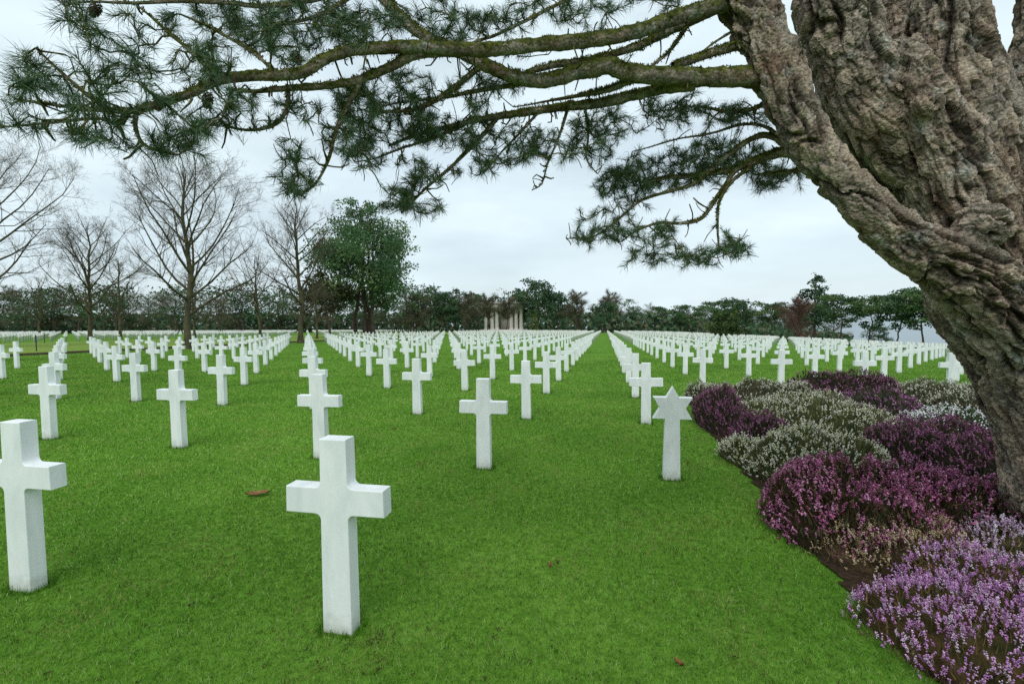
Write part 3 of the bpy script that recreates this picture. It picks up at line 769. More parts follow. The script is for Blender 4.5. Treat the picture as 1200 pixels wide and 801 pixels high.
fis = np.clip(1 - np.abs(2 * fbm(stretch(q0 + warp * .30, .13) * 6.0, 3, 177) - 1) / .11, 0, 1)     # long fissures
disp = -0.0 + .045 * big + .014 * (c1 ** .6 - 1) + .012 * (idv - .5) + .015 * np.clip(oz1, -.6, .6) * (.4 + .6 * idv) + .005 * (c2 ** .7 - 1) + .010 * (idg - .5) + .011 * np.clip(oz2, -.6, .6) * (.3 + .7 * idg) + .003 * mid + .020 * (ridge - .75) + .045 * (sinew - .8) - .042 * fis ** .7
co2 = co + nr * disp[:, None]
tm.vertices.foreach_set('co', to_pine(co2).astype(np.float32).ravel())
flake = np.clip(.15 + .85 * c1 ** .8 * (.35 + .65 * c2), 0, 1) * (.75 + .5 * (idg - .5) + .5 * (idv - .5)) + .5 * (ridge - .7) + .8 * (np.clip(sinew, 0, .85) - .8) - .6 * fis
a_ = tm.attributes.new('flake', 'FLOAT', 'POINT'); a_.data.foreach_set('value', np.clip(flake, 0, 1).astype(np.float32))
a_ = tm.attributes.new('plate', 'FLOAT', 'POINT'); a_.data.foreach_set('value', np.clip(.55 * idv + .45 * idg, 0, 1).astype(np.float32))
ppx, ppy = project(co)
ms_ = np.clip((980 - ppx) / 160, 0, 1) * np.clip((170 - ppy) / 130, 0, 1) * .55 + .12 * nr[:, 2]
a_ = tm.attributes.new('moss', 'FLOAT', 'POINT'); a_.data.foreach_set('value', ms_.astype(np.float32))
tm.materials.clear(); tm.materials.append(M['bark'])
tm.polygons.foreach_set('use_smooth', np.zeros(len(tm.polygons), bool)); tm.update()
obj('trunk', tm, pine)

# ---- main limbs: (pixel x, pixel y, distance, radius)
LIMBS = {
 'B1': [(862, 0, 3.0, .06), (835, 8, 2.95, .050), (800, 18, 2.92, .047), (740, 38, 2.86, .044), (690, 47, 2.8, .043), (620, 54, 2.7, .040), (560, 60, 2.6, .037), (490, 57, 2.5, .034), (430, 57, 2.42, .031), (390, 64, 2.36, .029), (350, 83, 2.3, .027), (300, 87, 2.22, .025), (255, 95, 2.16, .023), (220, 111, 2.1, .021), (172, 125, 2.05, .017), (130, 131, 2.0, .012), (75, 128, 1.95, .008), (22, 118, 1.9, .005)],
 'B1b': [(545, 60, 2.6, .030), (490, 64, 2.52, .028), (455, 80, 2.5, .025), (415, 95, 2.48, .022), (350, 101, 2.42, .018), (300, 104, 2.35, .012), (265, 103, 2.3, .007)],
 'B1c': [(336, 102, 2.4, .012), (336, 122, 2.4, .012), (324, 142, 2.38, .011), (298, 152, 2.36, .009), (268, 150, 2.34, .007), (254, 140, 2.33, .004)],
 'B1d': [(425, 92, 2.48, .014), (408, 122, 2.5, .013), (392, 158, 2.5, .011), (384, 190, 2.5, .009), (370, 215, 2.5, .006), (352, 228, 2.5, .004)],
 'B1e': [(130, 131, 2.0, .011), (100, 112, 1.98, .009), (70, 85, 1.95, .007), (42, 60, 1.92, .004)],
 'B1f': [(150, 132, 2.02, .010), (138, 145, 2.02, .009), (110, 140, 1.98, .007), (60, 146, 1.94, .006), (10, 148, 1.9, .004)],
 'B1g': [(160, 128, 2.03, .010), (158, 150, 2.04, .009), (170, 170, 2.05, .007), (205, 180, 2.06, .005)],
 'B2': [(925, 95, 2.93, .075), (870, 91, 2.88, .060), (800, 91, 2.86, .055), (740, 85, 2.86, .054), (712, 77, 2.86, .054), (680, 84, 2.85, .052), (640, 96, 2.84, .046), (600, 88, 2.82, .042), (560, 71, 2.8, .040), (520, 54, 2.8, .038), (490, 38, 2.8, .036), (465, 15, 2.8, .034), (438, -12, 2.8, .033), (395, -50, 2.8, .03)],
 'B2b': [(850, 4, 3.05, .036), (805, 27, 3.05, .030), (770, 43, 3.03, .027), (740, 55, 3.0, .026), (700, 68, 2.95, .024), (655, 77, 2.9, .022), (615, 84, 2.85, .018)],
 'B2c': [(885, 48, 2.97, .036), (862, 54, 2.95, .030), (825, 66, 2.93, .026), (790, 78, 2.9, .024)],
 'B2d': [(806, 30, 3.05, .013), (794, 48, 3.0, .013), (782, 62, 2.95, .011), (765, 76, 2.9, .009)],
 'B2e': [(868, 30, 2.98, .008), (845, 45, 2.98, .008), (822, 62, 2.95, .006)],
 'B3': [(815, 98, 2.88, .042), (780, 104, 2.95, .037), (740, 113, 3.0, .034), (700, 121, 3.05, .032), (660, 126, 3.08, .030), (610, 131, 3.1, .026), (570, 137, 3.1, .023), (530, 147, 3.1, .018), (490, 160, 3.1, .012), (455, 172, 3.1, .007)],
 'B3b': [(742, 93, 2.9, .024), (720, 102, 2.95, .022), (700, 108, 3.0, .020), (680, 112, 3.05, .014), (640, 119, 3.08, .008), (600, 122, 3.1, .003)],
 'B4': [(566, 76, 2.8, .019), (540, 96, 2.85, .017), (510, 118, 2.9, .016), (480, 131, 2.95, .014), (440, 131, 2.95, .008)],
 'B4b': [(622, 97, 2.84, .016), (585, 101, 2.9, .015), (545, 108, 2.95, .013), (500, 118, 3.0, .010), (455, 124, 3.0, .006)],
 'B4c': [(585, 135, 3.1, .016), (560, 165, 3.08, .014), (530, 195, 3.05, .012), (502, 219, 3.02, .009), (485, 236, 3.0, .007), (470, 250, 3.0, .004)],
 'B4d': [(545, 146, 3.1, .012), (505, 163, 3.08, .010), (470, 175, 3.05, .008), (440, 186, 3.0, .005), (415, 190, 3.0, .003)],
 'B4e': [(665, 128, 3.08, .011), (655, 160, 3.1, .009), (641, 192, 3.12, .007), (634, 214, 3.12, .005), (622, 222, 3.12, .003)],
 'B4f': [(686, 126, 3.06, .010), (690, 160, 3.1, .008), (688, 185, 3.12, .007), (703, 205, 3.14, .004)],
 'B4g': [(630, 132, 3.1, .011), (610, 155, 3.12, .009), (590, 178, 3.14, .006), (575, 195, 3.14, .004)],
 'U': [(470, -40, 2.8, .014), (400, -8, 2.7, .013), (330, 8, 2.5, .012), (255, 4, 2.35, .011), (160, 5, 2.2, .008), (98, 8, 2.12, .004)],
 'U2': [(262, 92, 2.16, .010), (235, 70, 2.18, .009), (195, 38, 2.2, .008), (158, 6, 2.2, .005)],
 'U3': [(700, -15, 3.0, .011), (640, 12, 2.95, .011), (585, 38, 2.9, .010), (530, 60, 2.85, .007)],
 'U4': [(425, -15, 2.75, .012), (395, 8, 2.65, .012), (360, 25, 2.6, .010), (322, 32, 2.5, .006)],
 'U5': [(320, 82, 2.25, .009), (295, 60, 2.28, .009), (260, 40, 2.3, .008), (212, 20, 2.3, .005)],
 'B5': [(975, 202, 2.92, .055), (945, 184, 2.95, .047), (922, 178, 3.0, .040), (900, 184, 3.05, .030), (870, 196, 3.1, .026), (830, 203, 3.2, .020), (790, 208, 3.3, .014), (750, 214, 3.35, .008)],
 'B5a': [(925, 175, 2.98, .022), (905, 161, 3.02, .020), (885, 162, 3.06, .018), (857, 180, 3.1, .016), (835, 197, 3.14, .015), (810, 215, 3.18, .014), (775, 227, 3.22, .012), (750, 237, 3.25, .010), (725, 257, 3.28, .009), (697, 274, 3.3, .007), (664, 278, 3.3, .004)],
 'B5b': [(915, 178, 3.02, .024), (890, 186, 3.06, .020), (862, 200, 3.08, .018), (850, 216, 3.08, .017), (835, 238, 3.08, .015), (822, 254, 3.1, .013), (800, 260, 3.12, .012), (775, 262, 3.15, .010), (750, 270, 3.18, .008), (728, 282, 3.2, .005)],
 'B5c': [(880, 196, 3.08, .014), (857, 213, 3.06, .013), (843, 236, 3.05, .011), (841, 262, 3.05, .009), (844, 294, 3.05, .005)],
 'B5d': [(935, 176, 2.97, .013), (908, 156, 3.0, .012), (890, 147, 3.04, .011), (868, 147, 3.08, .010), (840, 155, 3.12, .009), (808, 161, 3.16, .007), (775, 167, 3.2, .006), (742, 175, 3.24, .003)],
 'B5e': [(960, 196, 2.97, .022), (940, 200, 3.05, .018), (915, 203, 3.15, .012), (888, 206, 3.25, .007)],
 'B6': [(905, 118, 2.98, .018), (880, 128, 3.1, .015), (850, 130, 3.2, .012), (810, 124, 3.3, .008), (760, 132, 3.35, .005)],
}
# ---- foliage: pixel ellipse, distance, number of shoots, limb group, needle length
BLOBS = [
 (42, 72, 34, 26, 1.94, 9, 'B1', .100), (14, 122, 26, 40, 1.9, 11, 'B1', .105), (92, 108, 46, 26, 1.98, 18, 'B1', .09), (112, 152, 34, 18, 2.0, 15, 'B1', .09), (190, 164, 42, 20, 2.05, 18, 'B1', .09), (150, 116, 50, 26, 2.06, 14, 'B1', .08), (222, 138, 36, 24, 2.12, 18, 'B1', .085), (60, 145, 40, 14, 1.95, 6, 'B1', .09), (250, 150, 30, 20, 2.2, 12, 'B1', .08),
 (85, 24, 16, 22, 2.12, 8, 'U', .10), (140, 38, 40, 28, 2.2, 16, 'U', .085), (160, 80, 34, 18, 2.2, 16, 'U', .085), (236, 72, 40, 28, 2.2, 30, 'U', .08), (205, 42, 45, 28, 2.3, 16, 'U', .08), (252, 20, 30, 18, 2.4, 14, 'U', .08),
 (300, 24, 52, 28, 2.5, 58, 'U', .075), (370, 20, 48, 28, 2.6, 50, 'U', .075), (330, 58, 42, 20, 2.4, 26, 'U', .075), (430, 35, 44, 24, 2.7, 36, 'B2', .075), (520, 24, 52, 28, 2.8, 50, 'U', .075), (590, 18, 42, 24, 2.9, 30, 'U', .075), (400, 40, 40, 20, 2.5, 20, 'U', .075),
 (640, 16, 22, 20, 3.0, 12, 'U', .075), (692, 16, 36, 20, 3.0, 30, 'U', .075), (770, -2, 46, 14, 3.1, 20, 'B1', .075), (740, 62, 10, 5, 2.9, 2, 'B2', .05),
 (470, 105, 60, 24, 3.0, 46, 'B4', .075), (420, 118, 42, 22, 2.7, 32, 'B1', .075), (450, 150, 66, 24, 3.1, 76, 'B3', .075), (530, 150, 55, 24, 3.1, 56, 'B3', .075), (560, 108, 44, 18, 3.0, 24, 'B4', .075), (402, 142, 26, 22, 2.7, 12, 'B1', .075),
 (340, 132, 44, 18, 2.4, 12, 'B1', .075), (284, 124, 24, 18, 2.3, 14, 'B1', .075), (350, 180, 24, 12, 2.5, 12, 'B1', .07), (348, 216, 36, 13, 2.5, 24, 'B1', .075), (425, 184, 26, 14, 2.8, 24, 'B4', .07), (388, 168, 22, 18, 2.5, 9, 'B1', .07),
 (484, 202, 24, 18, 3.0, 18, 'B4', .07), (462, 233, 26, 14, 3.0, 26, 'B4', .07), (492, 244, 34, 12, 3.0, 16, 'B4', .07), (525, 205, 26, 12, 3.0, 10, 'B4', .065),
 (598, 168, 46, 26, 3.2, 48, 'B3', .07), (575, 196, 24, 10, 3.1, 12, 'B4', .07), (650, 172, 30, 22, 3.2, 26, 'B3', .07), (690, 172, 28, 26, 3.2, 32, 'B3', .07), (690, 145, 30, 12, 3.15, 14, 'B3', .07),
 (745, 140, 46, 18, 3.2, 26, 'B3', .07), (800, 122, 44, 16, 3.2, 24, 'B3', .07), (832, 134, 44, 16, 3.3, 28, 'B6', .07), (872, 138, 30, 18, 3.3, 24, 'B6', .07), (835, 165, 30, 10, 3.2, 10, 'B6', .06), (625, 62, 40, 10, 2.8, 8, 'B1', .05),
 (790, 200, 72, 20, 3.4, 120, 'B5', .07), (732, 218, 36, 20, 3.4, 62, 'B5', .07), (862, 178, 40, 16, 3.4, 44, 'B5', .07), (905, 206, 36, 14, 3.4, 52, 'B5', .07), (700, 273, 32, 13, 3.3, 28, 'B5', .07), (765, 274, 34, 12, 3.2, 26, 'B5', .07), (735, 250, 30, 14, 3.3, 16, 'B5', .07), (760, 300, 24, 12, 3.2, 16, 'B5', .07), (818, 302, 28, 10, 3.1, 20, 'B5', .07), (860, 294, 24, 10, 3.1, 20, 'B5', .07), (790, 292, 14, 10, 3.15, 8, 'B5', .07), (835, 275, 26, 12, 3.1, 6, 'B5', .05), (690, 250, 14, 10, 3.3, 5, 'B5', .06), (820, 180, 40, 14, 3.4, 30, 'B5', .07),
]
GROUPS = {'B1': 'long mossy limb reaching to the left picture edge', 'B2': 'thickest mossy limb, rising to the upper left', 'B3': 'mossy limb under the thickest one', 'B4': 'fan of mossy twigs below the crossing limbs',
          'U': 'thin upper branches along the top of the picture', 'B5': 'drooping branch below the others, nearest the leaning stem', 'B6': 'small branch behind the forked stem'}
def group_of(k):
    return {'B1': 'B1', 'B2': 'B2', 'B3': 'B3', 'B4': 'B4', 'U': 'U', 'B5': 'B5', 'B6': 'B6'}[k[0] if k[0] == 'U' else k[:2]]

pr = np.random.default_rng(21)
def bark_tube(geo, P, rad, sides, amp):
    if sides <= 5:                                     # thin twigs: knobbly radius only
        V, Fq = tube(P, rad, sides, wob=.18, rng=pr); n_ = len(V)
        geo.add(to_pine(V), Fq, np.stack([pr.uniform(.3, .9, n_), pr.uniform(.35, .95, n_), np.full(n_, .4)], -1)); return
    V, Fq = tube(P, rad, sides)
    c_ = np.repeat(P, sides, 0); nrm = norm(V - c_); rr_ = np.repeat(np.broadcast_to(rad, (len(P),)), sides)
    lump = (fbm(V * 22, 3, 5) - .5) * .9 + (fbm(V * 70, 2, 15) - .5) * .6
    moss_up = np.clip(nrm[:, 2], 0, 1)
    V = V + nrm * (rr_ * amp * lump * 1.1 + np.minimum(.010, rr_ * .45) * np.clip(fbm(V * 45, 3, 33) - .42, 0, 1) * 2.2 * (.25 + moss_up))[:, None]
    at3 = np.stack([np.clip(.55 + .9 * lump, 0, 1), .52 + .40 * nrm[:, 2] + 0 * lump, np.clip(.42 + .5 * lump, 0, 1)], -1)
    geo.add(to_pine(V), Fq, at3)

def split_attr(me):
    n_ = len(me.vertices); a = np.empty(n_ * 4, np.float32); me.attributes['col'].data.foreach_get('color', a); a = a.reshape(-1, 4)
    for k, nm in ((0, 'flake'), (1, 'moss'), (2, 'plate')):
        t_ = me.attributes.new(nm, 'FLOAT', 'POINT'); t_.data.foreach_set('value', np.ascontiguousarray(a[:, k]))
    return me

moss_t = {k: [] for k in GROUPS}; limb_geo = {k: Geo() for k in GROUPS}; twig_geo = {k: Geo() for k in GROUPS}
nodes = {k: [] for k in GROUPS}; nrad = {k: [] for k in GROUPS}; ndir = {k: [] for k in GROUPS}
for key, rows in LIMBS.items():
    gk = group_of(key)
    sp_ = spline(px_path(rows), 14 if rows[0][3] > .025 else 7)
    P = sp_[:, :3] + (np.stack([fbm(sp_[:, :3] * 3.5 + k * 9, 2, k) for k in range(3)], -1) - .5) * .045 * np.linspace(.2, 1, len(sp_))[:, None]
    bark_tube(limb_geo[gk], P, np.maximum(sp_[:, 3] * np.linspace(.90, .80, len(sp_)), .003), 14 if rows[0][3] > .025 else 7, .35)
    nf = int(2600 * max(0, rows[0][3] - .006) / .05)       # moss tufts on the limb
    if nf:
        jj_ = pr.integers(0, len(P) - 1, nf); tt_ = pr.random((nf, 1)); c_ = P[jj_] + (P[jj_ + 1] - P[jj_]) * tt_; nn_ = norm(pr.normal(size=(nf, 3)) + np.array([0, 0, .75])); dd_ = norm(P[jj_ + 1] - P[jj_]); nn_ = norm(nn_ - dd_ * (nn_ * dd_).sum(1, keepdims=True)); rr_ = sp_[jj_, 3]
        clump = fbm(c_ * 16 + nn_ * .6, 3, 71) > .47; c_, nn_, rr_ = c_[clump], nn_[clump], rr_[clump]; nf = len(c_)
        moss_t[gk].append((c_ + nn_ * (rr_ * .93)[:, None], norm(nn_ + pr.normal(0, .45, (nf, 3))), pr.uniform(.006, .016, nf)))
    nodes[gk] += list(P); nrad[gk] += list(sp_[:, 3]); ndir[gk] += list(norm(np.gradient(P, axis=0)))

needles = {k: [] for k in GROUPS}
def shoot(gk, tip, d, ln):
    """needles round the last stretch of a twig"""
    m_ = int(pr.integers(44, 74)); L0 = pr.uniform(.05, .12)
    t_ = pr.random(m_) ** .7; base = tip - d * (L0 * (1 - t_))[:, None]
    pp = norm(np.cross(d, pr.normal(size=(m_, 3)))); al_ = R(1) * pr.uniform(18, 72, m_)
    D = norm(d * np.cos(al_)[:, None] + pp * np.sin(al_)[:, None] + np.array([0, 0, .08]))
    needles[gk].append((base, D, ln * pr.uniform(.65, 1.15, m_)))

for (cx, cy, rx_, ry_, Yd, n_, gk, nl) in BLOBS:
    tg = []
    for _ in range(int(n_ * (.74 if gk in ('U', 'B1') else .92))):
        a = pr.random() * 2 * math.pi; q = math.sqrt(pr.random())
        tg.append(at(cx + rx_ * q * math.cos(a), cy + ry_ * q * math.sin(a), Yd + pr.normal(0, .16)))
    tg = np.array(tg); NA = np.array(nodes[gk])
    dm = np.array([np.linalg.norm(NA - p, axis=1).min() for p in tg]); tg = tg[np.argsort(dm)]
    for p in tg:
        NA = np.array(nodes[gk]); dd = np.linalg.norm(NA - p, axis=1)
        rr_ = np.array(nrad[gk]); j = int(np.argmin(dd + .6 * np.clip(rr_ - .02, 0, 1) * 4))
        a0 = NA[j]; ds = dd[j]
        if ds < .02: continue
        d0 = norm(ndir[gk][j] * .55 + norm(p - a0) * .8 + pr.normal(0, .22, 3))
        c1_ = a0 + d0 * ds * .5 + np.array([0, 0, -.05 * ds]); k = max(4, int(ds / .035))
        t_ = np.linspace(0, 1, k)[:, None]
        P = (1 - t_) ** 2 * a0 + 2 * t_ * (1 - t_) * c1_ + t_ ** 2 * p
        P[1:-1] += pr.normal(0, .006, (k - 2, 3))
        r0 = min(max(.0035, nrad[gk][j] * .75), .0050 + .012 * ds); rad = np.linspace(r0, .0025, k)
        bark_tube(twig_geo[gk], P, rad, 5, .3)
        for i_ in range(1, k): nodes[gk].append(P[i_]); nrad[gk].append(rad[i_]); ndir[gk].append(norm(P[i_] - P[i_ - 1]))
        de = norm(P[-1] - P[-2] + pr.normal(0, .01, 3))
        shoot(gk, p, de, nl * .88)
        if pr.random() < .35:
            i_ = max(1, k - 2 - int(pr.integers(0, 2))); d2 = norm(de + pr.normal(0, .7, 3)); e2 = P[i_] + d2 * pr.uniform(.04, .09)
            bark_tube(twig_geo[gk], np.array([P[i_], e2]), np.array([.003, .002]), 4, .2); shoot(gk, e2, d2, nl * .9)
# bare dead spurs
for gk in GROUPS:
    NA = np.array(nodes[gk]); ND = np.array(ndir[gk]); NR = np.array(nrad[gk]); n0 = len(NA)
    for _ in range({'B1': 200, 'B2': 80, 'B3': 150, 'B4': 200, 'U': 120, 'B5': 190, 'B6': 16}[gk]):
        j = int(pr.integers(0, n0)); d = norm(pr.normal(size=3)); d = norm(d - ND[j] * (d @ ND[j]) * .7); l_ = pr.uniform(.03, .13)
        e_ = norm(d + pr.normal(0, .45, 3)); P = np.array([NA[j], NA[j] + d * l_ * .35, NA[j] + d * l_ * .55 + e_ * l_ * .15, NA[j] + d * l_ * .55 + e_ * l_ * .5 + np.array([0, 0, pr.normal(0, .2)]) * l_])
        r_ = min(NR[j], pr.uniform(.0035, .0065)); bark_tube(twig_geo[gk], P, np.array([r_, r_ * .85, r_ * .8, r_ * .6]), 5, .3)

MCOL = np.array([(.065, .078, .013), (.11, .118, .02), (.04, .052, .011), (.17, .165, .032)])
NCOL = np.array([(.040, .088, .036), (.058, .112, .042), (.030, .068, .034), (.085, .130, .046)])
for gk, lab in GROUPS.items():
    o = obj('limb', split_attr(limb_geo[gk].mesh('limb', M['bark'], True)), pine); o['label'] = lab
    if moss_t[gk]:
        B = np.vstack([a for a, _, _ in moss_t[gk]]); D = np.vstack([a for _, a, _ in moss_t[gk]]); Ln = np.concatenate([a for _, _, a in moss_t[gk]])
        V, Fc, C = spikes(B, D, Ln, np.full(len(B), .007), MCOL[pr.integers(0, 4, len(B))] * pr.uniform(.6, 1.3, (len(B), 1)), pr)
        obj('moss', np_mesh('moss', to_pine(V), Fc, M['heath'], {'col': C}), o)['kind'] = 'stuff'
    if twig_geo[gk].v: obj('twigs', split_attr(twig_geo[gk].mesh('twigs', M['bark'], True)), o)['kind'] = 'stuff'
    if needles[gk]:
        B = np.vstack([a for a, _, _ in needles[gk]]); D = np.vstack([a for _, a, _ in needles[gk]]); Ln = np.concatenate([a for _, _, a in needles[gk]])
        C = NCOL[pr.integers(0, len(NCOL), len(B))] * pr.uniform(.8, 1.5, (len(B), 1))
        s_ = norm(np.cross(D, pr.normal(size=D.shape))) * .00095
        bend = B + D * (Ln * .55)[:, None] + pr.normal(0, .002, D.shape); tip = B + D * Ln[:, None] + np.array([0, 0, -.004])
        V = np.stack([B - s_, B + s_, bend + s_ * .9, bend - s_ * .9, tip], 1); nn_ = len(B); i_ = np.arange(nn_)[:, None] * 5
        me = np_mesh('needles', to_pine(V.reshape(-1, 3)), [i_ + np.array([[0, 1, 2, 3]]), i_ + np.array([[3, 2, 4]])], M['needle'], {'col': np.repeat(C, 5, 0)})
        obj('needles', me, o)['kind'] = 'stuff'
# cones
def cone_mesh():
    g_ = Geo(); 
    for k in range(60):
        z = k / 59; r_ = .020 * math.sin(math.pi * (z * .85 + .1)) ** .8; a = k * 2.39996
        c_ = np.array([r_ * math.cos(a), r_ * math.sin(a), -z * .07]); o_ = np.array([math.cos(a), math.sin(a), .35]); sd_ = np.array([-math.sin(a), math.cos(a), 0])
        g_.add([c_ * .4, c_ + sd_ * .006, c_ + o_ * .006, c_ - sd_ * .006], [[0, 1, 2], [0, 2, 3], [1, 3, 2]])
    return g_.mesh('pine_cone', M['cone'])
cmh = cone_mesh()
for (cx, cy, cd_, rx_) in [(116, 3, 2.16, .5), (245, 108, 2.15, .2), (345, 60, 2.45, -.3), (188, 110, 2.05, .2)]:
    o = obj('pine_cone', cmh, pine); o.location = Vector(to_pine(at(cx, cy, cd_))); o.rotation_euler = (rx_, rx_ * .6, 1.0)

# ------------------------------------------------------------------ background trees
def bare_tree(seed, H, spread=.36, clear=.16, lean=0.0, dens=1.0, low=1.0):
    """returns (bark geo, twig geo) of a leafless broad tree of height H at the origin"""
    r_ = np.random.default_rng(seed); gb, gt_ = Geo(), Geo()
    nT = 16; zt = np.linspace(0, 1, nT)
    wob = np.cumsum(r_.normal(0, .006, (nT, 2)), 0) * H; wob -= wob[0]
    T = np.stack([wob[:, 0] + lean * zt * H, wob[:, 1], zt * H * .97], -1)
    rt = H * .0165 * (1 - zt) ** .75 + .012; rt[0] *= 1.35
    V, Fq = tube(T, rt, 9, wob=.05, rng=r_); gb.add(V, Fq)
    tw = []
    def grow(P0, d, L_, r0, lev, up):
        k = (7, 6, 5, 3)[lev]; st = L_ / (k - 1); P = [P0]
        for i_ in range(k - 1):
            d = norm(d + r_.normal(0, (.10, .16, .2, .25)[lev], 3) + np.array([0, 0, up])); P.append(P[-1] + d * st)
        P = np.array(P); rad = np.linspace(r0, max(.0035, r0 * .25), k)
        V, Fq = tube(P, rad, (6, 4, 3, 3)[lev]); (gb if lev < 2 else gt_).add(V, Fq)
        n_ = max(2, int(((9, 7, 8)[lev]) * dens * r_.uniform(.8, 1.25) * min(1.15, L_ / (H * (.26, .11, .05)[lev])) ** .8))
        if lev == 2:
            x = r_.uniform(.1, 1.0, n_) * (k - 1); i_ = np.minimum(x.astype(int), k - 2); b0 = P[i_] + (P[i_ + 1] - P[i_]) * (x - i_)[:, None]; da = norm(P[i_ + 1] - P[i_])
            tw.append((b0, norm(da * .8 + r_.normal(0, .55, (n_, 3)) + np.array([0, 0, .12])), L_ * r_.uniform(.35, .8, n_))); return
        for j in range(n_):
            t_ = r_.uniform(.22, 1.0); x = t_ * (k - 1); i_ = min(int(x), k - 2); p = P[i_] + (P[i_ + 1] - P[i_]) * (x - i_)
            da = norm(P[i_ + 1] - P[i_]); pp = norm(np.cross(da, r_.normal(size=3))); pp[2] *= .65
            an = R(1) * r_.uniform(28, 62)
            grow(p, norm(da * math.cos(an) + pp * math.sin(an)), L_ * (.48, .5, .5)[lev] * r_.uniform(.6, 1.2) * (1.15 - .55 * t_), max(.0045, np.interp(t_, [0, 1], [r0, r0 * .3]) * .5), lev + 1, up * .8 + .02)
    nB = int(26 * dens)
    for j in range(nB):
        f = clear + (1 - clear) * (j + r_.random()) / nB * .93; x = f * (nT - 1); i_ = min(int(x), nT - 2); p = T[i_] + (T[i_ + 1] - T[i_]) * (x - i_)
        az = j * 2.4 + r_.normal(0, .4); el = R(r_.uniform(10, 34)) * low + f * R(36)
        d = np.array([math.cos(az) * math.cos(el), math.sin(az) * math.cos(el), math.sin(el)])
        prof = math.sin(math.pi * min(1, (f - clear) / (1 - clear) * .82 + .22)) ** .8
        grow(p, d, H * spread * prof * r_.uniform(.8, 1.15), max(.02, np.interp(f, [0, 1], [rt[0] * .42, .03])), 0, .075)
    B0 = np.vstack([a for a, _, _ in tw]); D0 = np.vstack([a for _, a, _ in tw]); L0 = np.concatenate([a for _, _, a in tw]); z3 = np.zeros((len(B0), 3))
    V, Fc, _ = spikes(B0, D0, L0, np.full(len(B0), .010), z3, r_); gt_.add(V, Fc)
    for q_ in range(2):
        V, Fc, _ = spikes(B0 + D0 * (L0 * r_.uniform(.3, .9, len(B0)))[:, None], norm(D0 + r_.normal(0, .55, D0.shape)), L0 * .6, np.full(len(B0), .008), z3, r_); gt_.add(V, Fc)
    return gb, gt_

def leaf_cards(P, size, C, r_, aspect=.45, upb=.3):
    n = len(P); A = norm(r_.normal(size=(n, 3)) + np.array([0, 0, upb])); B = norm(np.cross(A, r_.normal(size=(n, 3))))
    a = A * (size * .5)[:, None]; b_ = B * (size * aspect * .5)[:, None]
    V = np.stack([P - a - b_ * .6, P - a * .2 + b_, P + a, P + a * .1 - b_], 1)
    return V.reshape(-1, 3), np.arange(n * 4).reshape(-1, 4), np.repeat(C, 4, 0)

def needle_tree(seed, H, shape, n, pal, size=.34, trunks=1, clear=.25, tk_=.018, flat=.55, nlimb=34, var=(.55, 1.08), cl=1.0):
    """evergreen: tapered trunk, limbs, clumps of foliage cards. shape(f) -> crown radius / H at height fraction f"""
    r_ = np.random.default_rng(seed); gb = Geo(); gl = Geo(); pal = np.array(pal)
    clumps = []
    for tk in range(trunks):
        zt = np.linspace(0, 1, 14); off = r_.normal(0, .035, 2) * H * (trunks > 1); top = r_.normal(0, .05, 2) * H
        wob = np.cumsum(r_.normal(0, .014, (14, 2)), 0) * H; wob -= wob[0]
        T = np.stack([off[0] + top[0] * zt + wob[:, 0], off[1] + top[1] * zt + wob[:, 1], zt * H * .95], -1)
        V, Fq = tube(T, H * (tk_ * (1 - zt) ** .8 / (1 + .35 * (trunks > 1)) + .0012), 8, wob=.05, rng=r_); gb.add(V, Fq)
        nb = int(nlimb / trunks ** .5)
        for j in range(nb):
            f = clear + (1.0 - clear) * (j + r_.random()) / nb; x = f * .97 * 13; i_ = min(int(x), 12); p = T[i_] + (T[i_ + 1] - T[i_]) * (x - i_)
            az = j * 2.4 + r_.normal(0, .5); L_ = shape(f) * H * r_.uniform(*var); el = R(r_.uniform(2, 30))
            d = np.array([math.cos(az) * math.cos(el), math.sin(az) * math.cos(el), math.sin(el)])
            k = 6; P = p + d * (np.linspace(0, 1, k) * L_)[:, None]; P[1:] += np.cumsum(r_.normal(0, .035, (k - 1, 3)) * L_, 0)
            V, Fq = tube(P, np.linspace(H * .0050 * (1.15 - f) + H * .0008, H * .0009, k), 5); gb.add(V, Fq)
            for t_ in (.55, .8, 1.0):
                q = P[0] + (P[-1] - P[0]) * t_ if t_ < 1 else P[-1]
                clumps.append((q + r_.normal(0, .02, 3) * H, (L_ * r_.uniform(.28, .42) + H * .02) * cl))
    wts = np.array([c_[1] ** 2 for c_ in clumps]); cnt = r_.multinomial(n, wts / wts.sum())
    for (c_, rad), k in zip(clumps, cnt):
        if k == 0: continue
        u = norm(r_.normal(size=(k, 3))) * (r_.random((k, 1)) ** .45) * rad * np.array([1, 1, flat])
        col = pal[int(r_.integers(0, len(pal)))] * r_.uniform(.8, 1.2, (k, 1)) * r_.uniform(.75, 1.2) * .85
        V, Fq, C = leaf_cards(c_ + u, size * r_.uniform(.6, 1.3, k), col, r_); gl.add(V, Fq, C)
    return gb, gl

